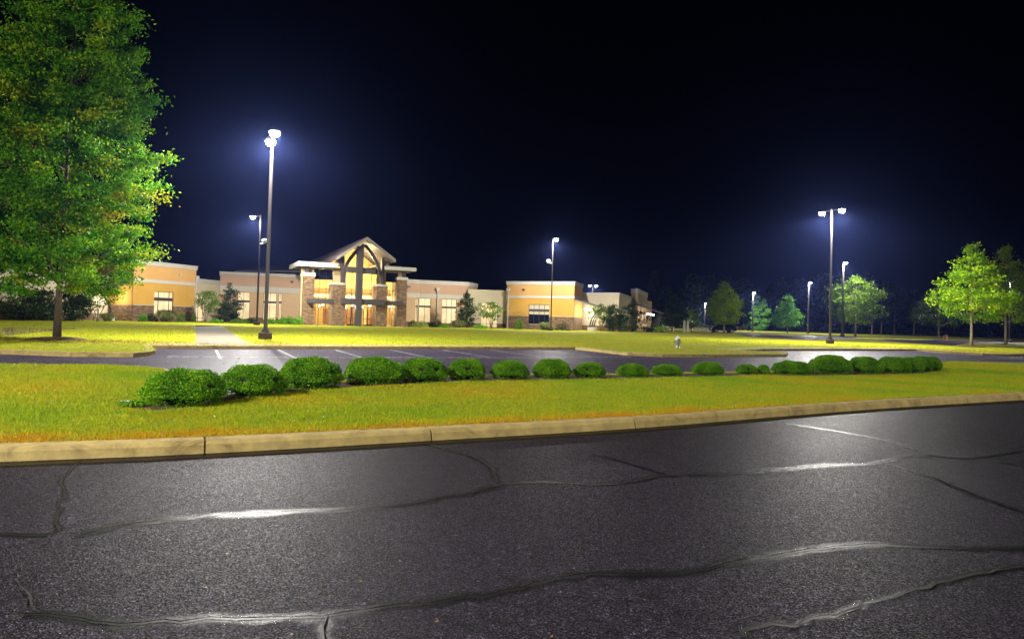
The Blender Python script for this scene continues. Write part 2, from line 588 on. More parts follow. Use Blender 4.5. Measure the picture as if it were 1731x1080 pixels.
M['crack_dust'] = plain('crack_dust', (0.055, 0.05, 0.045), 0.95, 0.5, 14.0, spec=0.1)

# worn white paint
def worn(name, cov):
    m, nt, b = new_mat(name)
    b.inputs['Base Color'].default_value = (0.36, 0.36, 0.38, 1)
    b.inputs['Roughness'].default_value = 0.6
    p = pos(nt)
    n = noise(nt, 5, 5, 0.7, p)
    rr = ramp(nt, [(cov - 0.06, (1, 1, 1)), (cov + 0.06, (0, 0, 0))])
    nt.links.new(n.outputs[0], rr.inputs[0])
    tr = nt.nodes.new('ShaderNodeBsdfTransparent')
    mx = nt.nodes.new('ShaderNodeMixShader')
    nt.links.new(rr.outputs[0], mx.inputs[0])
    nt.links.new(tr.outputs[0], mx.inputs[1]); nt.links.new(b.outputs[0], mx.inputs[2])
    nt.links.new(mx.outputs[0], nt.nodes['Material Output'].inputs['Surface'])
    return m
M['worn_paint'] = worn('worn_paint', 0.58)
M['dash_paint'] = worn('dash_paint', 0.52)

# ------------------------------------------------------------------ ground
def sheet(name, pts, z, mat, kind='structure', thick=None):
    me = bpy.data.meshes.new(name)
    from mathutils.geometry import tessellate_polygon
    P3 = [Vector((p[0], p[1], z)) for p in pts]
    tris = tessellate_polygon([P3])
    fs = []
    for t in tris:
        a, b_, c = (P3[i] for i in t)
        if (b_ - a).cross(c - a).z < 0: t = (t[0], t[2], t[1])
        fs.append(tuple(t))
    me.from_pydata([tuple(p) for p in P3], [], fs)
    me.update()
    auto_uv(me)
    me.materials.append(mat)
    o = link(name, me)
    if kind: o['kind'] = kind
    return o


def inside(poly, x, y):
    r = np.zeros(len(x), dtype=bool)
    n = len(poly)
    j = n - 1
    for i in range(n):
        xi, yi = poly[i][0], poly[i][1]; xj, yj = poly[j][0], poly[j][1]
        c = ((yi > y) != (yj > y)) & (x < (xj - xi) * (y - yi) / (yj - yi + 1e-12) + xi)
        r ^= c
        j = i
    return r


def smooth_line(pts, n=6):
    """Catmull-Rom through points"""
    pts = [Vector((p[0], p[1], 0)) for p in pts]
    out = []
    for i in range(len(pts) - 1):
        p0 = pts[max(0, i - 1)]; p1 = pts[i]; p2 = pts[i + 1]; p3 = pts[min(len(pts) - 1, i + 2)]
        for k in range(n):
            t = k / n
            out.append(0.5 * ((2 * p1) + (p2 - p0) * t + (2 * p0 - 5 * p1 + 4 * p2 - p3) * t * t + (3 * p1 - p0 - 3 * p2 + p3) * t ** 3))
    out.append(pts[-1])
    return out


KERB_PROF = [(0.0, -0.02), (0.03, 0.10), (0.055, 0.135), (0.09, 0.15), (0.155, 0.152), (0.30, 0.153), (0.31, 0.10)]


def kerb(name, line, joints=(), prof=KERB_PROF, side=1, mat=None, label=None):
    """sweep the kerb profile along a line; profile offset grows to the left (side=1) of travel"""
    line = [Vector((p[0], p[1], 0)) for p in line]
    # cumulative
    cum = [0]
    for a, b_ in zip(line, line[1:]): cum.append(cum[-1] + (b_ - a).length)
    cuts = []
    for jp in joints:
        best = None
        for i in range(len(line) - 1):
            a, b_ = line[i], line[i + 1]
            t = max(0, min(1, (jp - a).dot(b_ - a) / (b_ - a).length_squared))
            d = (a + (b_ - a) * t - jp).length
            if best is None or d < best[0]: best = (d, cum[i] + t * (cum[i + 1] - cum[i]))
        cuts.append(best[1])
    st = [(c, 0) for c in cum]
    for c in cuts:
        st = [s for s in st if abs(s[0] - c) > 0.06]
        st += [(c - 0.012, 0), (c - 0.010, 1), (c + 0.010, 1), (c + 0.012, 0)]
    st.sort()
    def sample(c):
        c = max(0, min(cum[-1], c))
        for i in range(len(line) - 1):
            if c <= cum[i + 1] + 1e-9:
                t = (c - cum[i]) / max(1e-9, cum[i + 1] - cum[i])
                p = line[i].lerp(line[i + 1], t)
                a = line[max(0, i - 1)]; b_ = line[min(len(line) - 1, i + 2)]
                ta = (line[i + 1] - a).normalized(); tb = (b_ - line[i]).normalized()
                d = ta.lerp(tb, t).normalized()
                return p, d
        return line[-1], (line[-1] - line[-2]).normalized()
    vs, fs = [], []
    m = len(prof)
    for c, g in st:
        p, d = sample(c)
        n = Vector((-d.y, d.x, 0)) * side
        for k, (o_, z_) in enumerate(prof):
            if g and k < m - 1: o_, z_ = o_ + 0.02, max(-0.02, z_ - 0.02)
            vs.append(p + n * o_ + Vector((0, 0, z_)))
    for i in range(len(st) - 1):
        for k in range(m - 1):
            f = (i * m + k, (i + 1) * m + k, (i + 1) * m + k + 1, i * m + k + 1)
            if side < 0: f = f[::-1]
            fs.append(f[::-1] if False else f)
    mb = MB(); mb.add(vs, fs)
    o = mb.build(name, mat or M['concrete'])
    o['kind'] = 'structure'
    if label: o['label'] = label
    return o


# whole terrain sheet to the horizon
sheet('ground', [(-1500, -300), (1500, -300), (1500, 2000), (-1500, 2000)], -0.06, M['soil_grass'])
sheet('parking_lot', [(-140, -60), (260, -60), (260, 160), (-140, 160)], -0.002, M['lot_asphalt'])

# near kerb line (front face foot)
NEAR = [at(-700, 806), at(-300, 794), at(0, 781), at(345, 767), at(730, 745), at(1075, 724), at(1335, 703), at(1525, 688.5), at(1731, 676)]
NEAR.append(NEAR[-1] + (NEAR[-1] - NEAR[-2]) * 3)
NEAR = smooth_line(NEAR, 8)
joints = [at(-60, 783), at(346, 767), at(730, 745), at(1075, 724), at(1335, 703), at(1525, 688.5), at(1632, 681)]
kerb('near_kerb', NEAR, joints)
# access road under the camera
road_pts = [(p.x, p.y + 0.03) for p in NEAR] + [(NEAR[-1].x, -30), (NEAR[0].x, -30)]
sheet('road', road_pts, 0.002, M['asphalt'])

# shrub row (centre pixel columns, foot rows) ----------------
SHRUBS = [(241, 383, 622, 690), (364, 486, 615, 674), (466, 580, 602, 659), (578, 686, 602, 651), (668, 760, 604, 647),
          (752, 824, 605, 643), (826, 897, 608, 642), (897, 969, 606, 640), (967, 1026, 612, 639), (1040, 1098, 614, 638),
          (1100, 1155, 615, 636), (1168, 1225, 611, 635), (1243, 1282, 615, 633), (1279, 1302, 616, 633), (1303, 1375, 609, 634),
          (1367, 1440, 599, 633), (1432, 1492, 602, 632), (1480, 1540, 602, 631), (1514, 1562, 603, 630),
          (1536, 1578, 601, 628), (1560, 1592, 602, 627)]
row = []
for (x0, x1, y0, y1) in SHRUBS:
    c = at((x0 + x1) / 2, y1, 0.15)
    w = (x1 - x0) / FPX * c.y
    k = 1 + 0.42 * w / c.y
    row.append((Vector((c.x * k, c.y * k, c.z)), w * k, (y1 - y0) / FPX * c.y))

back = [at(-900, 607, 0.15), at(-300, 611, 0.15), at(50, 616, 0.15), at(180, 617, 0.15), at(262, 622, 0.15), at(285, 630, 0.15)]
for i, (c, w, h) in enumerate(row):
    if i in (13, 17, 19): continue
    back.append(c + V * 0.35 + Vector((0, w * 0.5, 0)))
back += [at(1610, 611, 0.15), at(1731, 612.5, 0.15), at(2300, 618, 0.15)]
back = smooth_line(back, 4)
isl_front = [p + Vector((0, 0.29, 0)) for p in NEAR]
ISLAND = [(p.x, p.y) for p in isl_front] + [(p.x, p.y) for p in reversed(back)]
sheet('lawn_strip', ISLAND, 0.15, M['soil_grass'])
kerb('lot_kerb', [p for p in back], side=-1, prof=[(-0.16, -0.02), (-0.15, 0.13), (-0.12, 0.15), (0.0, 0.154), (0.01, 0.10)])

# mulch bed under shrubs
bed_f = [row[0][0] + Vector((-0.95, -0.35, 0))] + [c + Vector((0.0, -w * 0.5 - 0.22, 0)) for c, w, h in row] + [row[-1][0] + Vector((0.5, 0, 0))]
bed_b = [c + Vector((0, w * 0.45, 0)) for c, w, h in row]
BED = [(p.x, p.y) for p in smooth_line(bed_f, 3)] + [(p.x, p.y) for p in reversed(bed_b)]
sheet('mulch_bed', BED, 0.156, M['mulch'])
mulch2 = at(5, 623, 0.15)
MUL2 = [(mulch2.x + 1.0 * math.cos(a), mulch2.y + 0.8 * math.sin(a)) for a in np.linspace(0, 2 * math.pi, 20)[:-1]]
sheet('mulch_patch', MUL2, 0.156, M['mulch'])

# main lawn beyond the lot
FRONT = [at(-1200, 592), at(-300, 596), at(0, 598.5), at(120, 603), at(225, 604), at(250, 602), at(262, 599), at(252, 589.5),
         at(400, 589.7), at(620, 590.3), at(800, 590.6), at(972, 591)]
FRONT2 = [at(972, 591), at(1000, 594), at(1060, 601), at(1120, 603.5), at(1200, 604), at(1330, 603), at(1332, 600), at(1245, 596)]
FRONT3 = [at(1245, 596), at(1290, 593.2), at(1400, 593), at(1550, 593), at(1600, 597), at(1660, 601), at(1705, 602), at(1760, 601), at(1900, 600)]
Wf = FRONT + FRONT2[1:] + FRONT3[1:]
far_l = Vector((-120, 150, 0)); far_r = Vector((260, 150, 0))
LAWN = [(p.x, p.y + 0.12) for p in Wf] + [(270, 60), (300, 420), (-260, 420), (-260, 50)]
sheet('main_lawn', LAWN, 0.15, M['lawn'])
PF = [(0.0, -0.02), (0.02, 0.12), (0.05, 0.15), (0.35, 0.156), (0.36, 0.1)]
kerb('island_kerb', FRONT[:8], prof=[(0.0, -0.02), (0.02, 0.12), (0.05, 0.15), (0.22, 0.156), (0.23, 0.1)], joints=[at(120, 603)])
kerb('lawn_kerb', FRONT[7:], prof=[(0.0, -0.02), (0.02, 0.12), (0.05, 0.15), (2.1, 0.158), (2.11, 0.1)], joints=[at(x, 590.3) for x in (290, 400, 500, 620, 740, 860)])
kerb('hydrant_kerb', FRONT2, prof=PF, joints=[at(1068, 601), at(1115, 603), at(1158, 603.7), at(1203, 603.8), at(1245, 603.5), at(1290, 603.2)])
kerb('far_kerb', FRONT3, prof=[(0.0, -0.02), (0.02, 0.12), (0.05, 0.15), (1.5, 0.158), (1.51, 0.1)])


def strip(name, pts, w, z, mat, kind='structure'):
    """flat ribbon of width w (number or list) with UV.x across it"""
    pts = [Vector((p[0], p[1], 0)) for p in pts]
    if not hasattr(w, '__len__'): w = [w] * len(pts)
    vs, fs = [], []
    for i, p in enumerate(pts):
        d = (pts[min(len(pts) - 1, i + 1)] - pts[max(0, i - 1)]).normalized()
        n = Vector((-d.y, d.x, 0))
        vs += [(p.x - n.x * w[i] / 2, p.y - n.y * w[i] / 2, z), (p.x + n.x * w[i] / 2, p.y + n.y * w[i] / 2, z)]
    for i in range(len(pts) - 1):
        fs.append((2 * i, 2 * i + 2, 2 * i + 3, 2 * i + 1)[::1])
    me = bpy.data.meshes.new(name); me.from_pydata(vs, [], fs)
    me.update()
    uv = me.uv_layers.new(name='UVMap')
    for pz in me.polygons:
        for li in pz.loop_indices:
            vi = me.loops[li].vertex_index
            uv.data[li].uv = (vi % 2, (vi // 2) * 0.1)
    me.materials.append(mat)
    o = link(name, me)
    if kind: o['kind'] = kind
    return o


# path from the kerb towards the building
path_l = [at(385, 581, 0.15), at(358, 566, 0.15), at(343, 556, 0.15)]
strip('footpath', [at(379, 582.5, 0.15), at(379, 582.5, 0.15) + V * 46], 2.3, 0.158, M['path_concrete'])
# pavement in front of the building
pave = smooth_line([at(-500, 556, 0.15), at(0, 552.3, 0.15), at(110, 552.5, 0.15), at(220, 552.3, 0.15), at(330, 551.0, 0.15), at(400, 550, 0.15)], 6)
strip('pavement', pave, 2.2, 0.158, M['path_concrete'])
# left drive (dark asphalt seen behind the big tree)
sheet('left_drive', [(p.x, p.y) for p in [at(-600, 578, 0.15), at(0, 568, 0.15), at(60, 562.5, 0.15), at(100, 558.5, 0.15), at(128, 556.3, 0.15),
                                          at(128, 554.6, 0.15), at(0, 554.2, 0.15), at(-500, 557.5, 0.15)]], 0.154, M['lot_asphalt'])
# far drives on the right
sheet('far_drive', [(p.x, p.y) for p in [at(1268, 569.5, 0.15), at(1375, 575.0, 0.15), at(1440, 571.5, 0.15), at(1460, 569.5, 0.15), at(1400, 568, 0.15), at(1320, 566.5, 0.15), at(1240, 563.5, 0.15)]], 0.154, M['lot_asphalt'])
sheet('side_drive', [(p.x, p.y) for p in [at(1540, 580.0, 0.15), at(1612, 584.5, 0.15), at(1640, 579, 0.15), at(1900, 582, 0.15), at(1900, 577, 0.15), at(1600, 574.5, 0.15), at(1540, 574.5, 0.15), at(1500, 573.5, 0.15), at(1480, 575, 0.15)]], 0.154, M['lot_asphalt'])
strip('side_kerb', [at(1660, 580.5, 0.15), at(1760, 583.5, 0.15), at(1900, 588, 0.15)], 0.5, 0.16, M['path_concrete'])
strip('side_kerb', [at(1490, 572.6, 0.15), at(1560, 572.9, 0.15), at(1620, 573.2, 0.15), at(1900, 575.5, 0.15)], 0.5, 0.16, M['path_concrete'])
strip('inner_kerb', [at(1265, 569.8, 0.15), at(1372, 575.8, 0.15)], 0.25, 0.16, M['path_concrete'])
strip('brick_path', [at(1150, 565.2, 0.15), at(1205, 566.2, 0.15)], 1.8, 0.158, plain('brick_paving', (0.36, 0.16, 0.08), 0.9))

# parking stripes
xs = [365, 470.5, 566.5, 660, 747.5, 828, 904, 977]
for i, x in enumerate(xs):
    a = at(x, 591.5, 0)
    strip('parking_stripe', [a, a - V * (6.2 if i < 7 else 4.5)], 0.11, 0.004, M['worn_paint'])
for x in (1290, 1345, 1400, 1455):
    a = at(x, 594.5, 0)
    strip('parking_stripe', [a, a - V * 5.5], 0.10, 0.004, M['worn_paint'])
for x, y in ((420, 645), (560, 641), (690, 640), (800, 638), (925, 637), (1050, 636), (1165, 634), (1242, 629.5)):
    a = at(x, y, 0)
    strip('parking_stripe', [a - V * 0.5, a + V * 1.6], 0.10, 0.004, M['worn_paint'])
strip('edge_line', [at(282, 603.0), at(600, 604.3), at(900, 604.6), at(1068, 603.6)], 0.28, 0.006, M['dash_paint'])

# cracks and crack sealant on the near road
def wobble(pts, amp, n=5):
    sm = smooth_line(pts, n)
    out = []
    rs = [sm[0]]
    for p in sm[1:]:
        if (p - rs[-1]).length > 0.09: rs.append(p)
    sm = rs
    for i, p in enumerate(sm):
        out.append(p + Vector((random.uniform(-amp, amp), random.uniform(-amp, amp), 0)))
    return out

NS = [0]
def crackline(pix, w, thin=0.013, dust=False, tarband=True, name='crack_seal'):
    pts = [at(x, y) for x, y in pix]
    n = 8
    c = wobble(pts, 0.022, n)
    if tarband:
        ww = [w * random.uniform(0.65, 1.3) for _ in c]
        NS[0] += 1
        strip(name, c, [q * 1.4 for q in ww], 0.0035 + 0.0004 * (NS[0] % 9), M['tar'])
    c2 = [p + Vector((random.uniform(-.012, .012), random.uniform(-.012, .012), 0)) for p in c]
    strip('crack', c2, [thin * random.uniform(0.3, 1.3) for _ in c2], 0.0085 + 0.0002 * NS[0], M['crack_dust'] if dust else M['crack'])

crackline([(130, 905), (215, 887), (330, 874), (450, 867), (590, 861), (690, 853), (760, 840), (815, 831), (845, 820)], 0.17)
crackline([(845, 818), (900, 815), (965, 817), (1010, 820), (1060, 816), (1110, 806), (1160, 803)], 0.13, dust=True)
crackline([(1160, 803), (1240, 801), (1320, 794), (1400, 787), (1480, 784), (1520, 774), (1565, 769)], 0.20)
crackline([(720, 750), (760, 762), (800, 773), (825, 787), (845, 818)], 0.10, dust=True)
crackline([(1500, 784), (1545, 797), (1600, 818), (1660, 843), (1731, 866), (1800, 890)], 0.14)
crackline([(1330, 716), (1400, 727), (1480, 741), (1530, 755), (1570, 770)], 0.15)
crackline([(1005, 768), (1050, 780), (1100, 795), (1130, 803)], 0.09)
crackline([(1565, 769), (1640, 775), (1731, 763), (1800, 760)], 0.08)
crackline([(1680, 780), (1731, 788), (1790, 792)], 0.09)
crackline([(-60, 905), (0, 906), (60, 905), (105, 904)], 0.10)
crackline([(40, 1040), (110, 1045), (200, 1056), (330, 1048), (440, 1045), (540, 1045), (600, 1036), (700, 1022), (800, 1010), (870, 995), (950, 977), (1000, 970), (1080, 972), (1150, 967), (1220, 957), (1270, 945)], 0.14)
crackline([(1240, 953), (1300, 940), (1380, 928), (1480, 921), (1560, 926), (1640, 928), (1731, 927), (1830, 928)], 0.15)
crackline([(548, 1046), (552, 1070), (556, 1110)], 0.11)
crackline([(960, 940), (975, 958), (990, 970)], 0.05, 0.008, True, False)
crackline([(1260, 1080), (1280, 1058), (1350, 1055), (1420, 1038), (1500, 1012), (1580, 990), (1660, 970), (1731, 960), (1800, 950)], 0.08, 0.012, True)
crackline([(1280, 1058), (1300, 1066), (1330, 1062), (1400, 1048)], 0.05, 0.008, True, False)
crackline([(135, 779), (122, 795), (105, 810), (108, 835), (95, 870), (100, 900)], 0.05, 0.005, True)
crackline([(85, 908), (60, 930), (40, 955), (30, 990), (60, 1030)], 0.05, 0.008, True, False)
# smoother, darker gutter band along the kerb foot
strip('gutter_band', [p + Vector((0.02, -0.16, 0)) for p in NEAR], 0.42, 0.0028, M['tar'])

# leaves and grit on the near road
def litter(name, n, region, size, mat, z=0.012):
    x = []
    while len(x) < n:
        p = region()
        x.append(p)
    c = np.array([(p[0], p[1]) for p in x])
    a = RNG.uniform(0, 6.28, n); s = size * RNG.uniform(0.5, 1.4, n)
    q = []
    for k, (lx, ly) in enumerate(((-1, 0), (0, -.55), (1, 0), (0, .55))):
        vx = c[:, 0] + s * (lx * np.cos(a) - ly * np.sin(a)); vy = c[:, 1] + s * (lx * np.sin(a) + ly * np.cos(a))
        q.append(np.stack([vx, vy, z + RNG.uniform(0, s * 0.5)], 1))
    Vv = np.stack(q, 1).reshape(-1, 3)
    F_ = np.arange(n * 4).reshape(n, 4)
    o = np_mesh(name, Vv, F_, mat, attr={'tone': RNG.uniform(0, 1, n)})
    return o
tag(litter('fallen_leaves', 60, lambda: at(random.uniform(0, 1731), random.uniform(790, 1080)), 0.012, M['litter']),
    'small dry leaf bits scattered over the near road', 'leaf litter', kind='stuff')
STRIP_PT = lambda: at(random.uniform(-50, 1500) ** 1.0, random.uniform(640, 745), 0.15)
def strip_pt():
    while True:
        p = STRIP_PT()
        if inside(ISLAND, np.array([p.x]), np.array([p.y]))[0] and p.y > NEAR[0].y: return p
tag(litter('grass_litter', 170, strip_pt, 0.022, M['litter'], 0.185),
    'scattered dead leaf bits on the near grass strip', 'leaf litter', kind='stuff')
gut = [NEAR[i].lerp(NEAR[i + 1], q) for i in range(len(NEAR) - 1) for q in (.2, .5, .8)]
tag(litter('gutter_grit', 260, lambda: random.choice(gut) + Vector((random.uniform(-.3, .3), -abs(random.gauss(0, .07)) - .01, 0)), 0.011, M['litter'], 0.006),
    'grit and leaf crumbs gathered along the foot of the near kerb', 'grit', kind='stuff')
tree_c = at(96, 574, 0.15)
tag(litter('leaf_litter', 2600, lambda: (tree_c.x + random.gauss(0, 3.5), tree_c.y - 1.0 + random.gauss(0, 1.1)), 0.05, M['litter'], 0.17),
    'brown fallen leaves on the grass beneath the big left tree', 'leaf litter', kind='stuff')
tag(litter('leaf_specks', 160, lambda: at(random.uniform(0, 420), random.uniform(604, 616)), 0.04, M['litter'], 0.012),
    'dead leaves scattered on the parking lot near the left island', 'leaf litter', kind='stuff')


def tree_mulch(px, py, r):
    c = at(px, py, 0.15)
    mb = MB()
    prof = [(r, 0.0), (r * 0.8, 0.07), (r * 0.45, 0.12), (0.05, 0.14)]
    mb.lathe(prof, 20, (c.x, c.y, 0.152))
    o = mb.build('mulch_mound', M['mulch'], smooth=True); o['kind'] = 'structure'
    return o

# ------------------------------------------------------------------ grass blades
def blades(name, poly, n, rmin, rmax, hgt, wid, tone_fn, power=0.0, ex=None):
    got = []
    tot = 0
    while tot < n:
        k = n * 2
        ang = RNG.uniform(math.radians(-43), math.radians(43), k)
        u_ = RNG.uniform(0, 1, k)
        r = rmin + (rmax - rmin) * u_ ** power
        x = r * np.sin(ang); y = r * np.cos(ang)
        ok = inside(poly, x, y)
        if ex is not None:
            for e in ex: ok &= ~inside(e, x, y)
        got.append(np.stack([x[ok], y[ok]], 1)); tot += ok.sum()
    c = np.concatenate(got)[:n]
    r = np.hypot(c[:, 0], c[:, 1])
    a = RNG.uniform(0, 2 * np.pi, n)
    sc = (r / 11.0) ** 0.7
    h = hgt * RNG.uniform(0.35, 1.5, n) * sc ** 0.35 * (1 + 0.5 * vnoise(c[:, 0], c[:, 1], 9.0, 31))
    w = wid * RNG.uniform(0.7, 1.3, n) * sc
    lean = RNG.uniform(0.2, 1.1, n) * h
    b_ = RNG.uniform(0, 2 * np.pi, n)
    dx, dy = np.cos(a) * w / 2, np.sin(a) * w / 2
    z0 = np.full(n, 0.150)
    v0 = np.stack([c[:, 0] - dx, c[:, 1] - dy, z0], 1)
    v1 = np.stack([c[:, 0] + dx, c[:, 1] + dy, z0], 1)
    v2 = np.stack([c[:, 0] + np.cos(b_) * lean, c[:, 1] + np.sin(b_) * lean, z0 + h], 1)
    Vv = np.stack([v0, v1, v2], 1).reshape(-1, 3)
    return np_mesh(name, Vv, np.arange(n * 3).reshape(n, 3), M['blade'], attr={'tone': tone_fn(c)})


def vnoise(x, y, s, seed):
    rg = np.random.default_rng(seed)
    v = np.zeros(len(x))
    for k in range(7):
        a = rg.uniform(0, 6.28); f = s * rg.uniform(0.5, 2.2); ph = rg.uniform(0, 6.28)
        v += np.sin((x * math.cos(a) + y * math.sin(a)) * f + ph + 1.5 * np.sin(x * s * .7 + y * s * .5 + k))
    return v / 7


near_arr = np.array([(p.x, p.y) for p in NEAR])
def tone_near(c):
    d = np.full(len(c), 1e9)
    for i in range(0, len(c), 40000):
        q = c[i:i + 40000]
        dd = np.hypot(q[:, None, 0] - near_arr[None, :, 0], q[:, None, 1] - near_arr[None, :, 1])
        d[i:i + 40000] = dd.min(1)
    t = 0.36 + 0.42 * vnoise(c[:, 0], c[:, 1] * 2, 0.8, 3) + 0.15 * vnoise(c[:, 0], c[:, 1], 4.0, 5) + RNG.normal(0, 0.15, len(c))
    dry = np.clip(0.95 - (d - 0.2) / 0.9 + 0.55 * vnoise(c[:, 0], c[:, 1], 2.2, 9) + RNG.normal(0, 0.15, len(c)), 0, 1)
    right = np.clip((c[:, 0] - 3) / 6, 0, 1)
    return np.clip(t + dry * 0.5 * (1 - 0.75 * right), 0, 1)


o = blades('grass', ISLAND, 420000, 7.0, 42, 0.034, 0.0085, tone_near, 1.6, ex=[BED])
tag(o, 'short yellow-green grass with brown dry edge on the near strip', 'grass', kind='stuff')
o = blades('lawn_grass', LAWN, 150000, 26, 80, 0.026, 0.013,
           lambda c: np.clip(0.5 + 0.2 * vnoise(c[:, 0], c[:, 1], 0.25, 13) + 0.1 * vnoise(c[:, 0], c[:, 1], 1.3, 15) + RNG.normal(0, 0.05, len(c)), 0, 0.7),
           1.3, ex=[[(p.x, p.y) for p in (at(379, 582.5, .15) - U * 1.4, at(379, 582.5, .15) + U * 1.4, at(379, 582.5, .15) + U * 1.4 + V * 60, at(379, 582.5, .15) - U * 1.4 + V * 60)]])
tag(o, 'mown yellow-green grass on the wide lawn beyond the parking lot', 'grass', kind='stuff')

# ------------------------------------------------------------------ leaf clouds
def leaves(name, centers, normals, size, mat, parent=None, tone=None, aspect=0.55, flop=0.8):
    n = len(centers)
    r1 = RNG.normal(size=(n, 3)); r1 /= np.linalg.norm(r1, axis=1)[:, None]
    nn = normals * (1 - flop) + r1 * flop
    nn /= np.linalg.norm(nn, axis=1)[:, None] + 1e-9
    t = np.cross(nn, RNG.normal(size=(n, 3))); t /= np.linalg.norm(t, axis=1)[:, None] + 1e-9
    b_ = np.cross(nn, t)
    s = size * RNG.uniform(0.6, 1.35, n)
    s = s[:, None]
    v0 = centers - t * s * 0.5
    v1 = centers + b_ * s * aspect * 0.5 + nn * s * 0.08
    v2 = centers + t * s * 0.5
    v3 = centers - b_ * s * aspect * 0.5 + nn * s * 0.08
    Vv = np.stack([v0, v1, v2, v3], 1).reshape(-1, 3)
    if tone is None: tone = np.clip(RNG.normal(0.45, 0.2, n), 0, 1)
    return np_mesh(name, Vv, np.arange(n * 4).reshape(n, 4), mat, parent, attr={'tone': tone})


def crown_points(H, R, z0, prof, nclump, per, csize, flat=0.55, shell=0.55):
    cen, nor, ton = [], [], []
    for i in range(nclump):
        t = random.random() ** 0.8 if False else random.uniform(0.0, 1.0)
        r_env = R * prof(t)
        # weight by radius
        while random.random() > (r_env / R) * 0.85 + 0.15:
            t = random.uniform(0, 1); r_env = R * prof(t)
        a = random.uniform(0, 2 * math.pi)
        # limbs: lobes
        lob = 1 + 0.13 * math.sin(3 * a + 5 * t * 3.1) + 0.10 * math.sin(7 * a - 11 * t) + random.uniform(-0.1, 0.14)
        rr = r_env * lob * (shell + (1 - shell) * random.random()) if random.random() < 0.75 else r_env * random.random() ** 0.5
        z = z0 + (H - z0) * t + random.uniform(-.2, .2)
        c = np.array([rr * math.cos(a), rr * math.sin(a), z])
        s = csize * random.uniform(0.6, 1.25) * (0.65 + 0.35 * r_env / R)
        k = int(per * random.uniform(0.6, 1.3))
        g = RNG.normal(size=(k, 3)) * np.array([s, s, s * flat]) * 0.5
        # stretch outwards/upwards
        out = np.array([math.cos(a), math.sin(a), 0.35])
        g += out * (RNG.uniform(-0.5, 0.9, k) * s * 0.7)[:, None]
        pts = c + g
        n = g / (np.linalg.norm(g, axis=1)[:, None] + 1e-6) * 0.5 + np.array([0, 0, 0.7])
        cen.append(pts); nor.append(n)
        ton.append(np.clip(RNG.normal(random.gauss(0.45, 0.18), 0.15, k), 0, 1))
    return np.concatenate(cen), np.concatenate(nor), np.concatenate(ton)


def branch_mesh(mb, H, R, z0, prof, nb, tr, lean=(0, 0), up=0.35):
    def axis(z): return Vector((lean[0] * z / H, lean[1] * z / H, z))
    pts, rad = [], []
    for i in range(9):
        t = i / 8
        z = t * H * 0.95
        p = axis(z) + Vector((random.uniform(-1, 1), random.uniform(-1, 1), 0)) * tr * 0.35 * (t > 0)
        pts.append(p); rad.append(tr * (1.25 if i == 0 else 1.0) * (1 - 0.9 * t ** 0.8) + 0.01)
    mb.tube([(p.x, p.y, p.z) for p in pts], rad, 10)
    for k in range(nb):
        t = (k + 0.5) / nb
        z = z0 * 0.85 + (H * 0.92 - z0) * t
        a = k * 2.4 + random.uniform(-.3, .3)
        L = R * prof(min(0.98, t + 0.05)) * random.uniform(0.7, 0.95)
        st = axis(z)
        r0 = tr * 0.38 * (1 - 0.7 * t)
        d = Vector((math.cos(a), math.sin(a), up))
        p1 = st + d * L * 0.35; p2 = st + d * L * 0.7 + Vector((0, 0, 0.08 * L)); p3 = st + d * L + Vector((0, 0, 0.2 * L))
        mb.tube([st, p1, p2, p3], [r0, r0 * 0.7, r0 * 0.4, r0 * 0.12], 6)
        for q, (b0, ll) in enumerate(((p1, .45), (p2, .35))):
            aa = a + random.choice((-1, 1)) * random.uniform(0.5, 0.9)
            dd = Vector((math.cos(aa), math.sin(aa), 0.5))
            mb.tube([b0, b0 + dd * L * ll * 0.5, b0 + dd * L * ll + Vector((0, 0, .1))], [r0 * .4, r0 * .25, r0 * .06], 5)


def tree(name, base, H, R, z0, prof, nclump, per, csize, leaf, lmat, label, cat='tree', group=None, tr=0.15, bmat=None,
         nb=14, flat=0.55, shell=0.55, lean=(0, 0), up=0.35, stems=None, trunk_z=0.0):
    root = empty(name, (base.x, base.y, 0.15))
    tag(root, label, cat, group)
    mb = MB()
    if stems:
        for k in range(stems):
            a = k * 2 * math.pi / stems + 0.4
            d = Vector((math.cos(a), math.sin(a), 0))
            mb.tube([d * 0.08, d * 0.25 + Vector((0, 0, z0 * .6)), d * R * .45 + Vector((0, 0, z0 + (H - z0) * .35)), d * R * .7 + Vector((0, 0, z0 + (H - z0) * .75))],
                    [tr, tr * .8, tr * .5, tr * .1], 7)
    else:
        branch_mesh(mb, H, R, z0, prof, nb, tr, lean, up)
    mb.build('trunk', bmat or M['bark'], root, smooth=True)
    c, n, t = crown_points(H, R, z0, prof, nclump, per, csize, flat, shell)
    if lean != (0, 0):
        c[:, 0] += lean[0] * c[:, 2] / H; c[:, 1] += lean[1] * c[:, 2] / H
    leaves('crown', c, n, leaf, lmat, root, t)
    return root


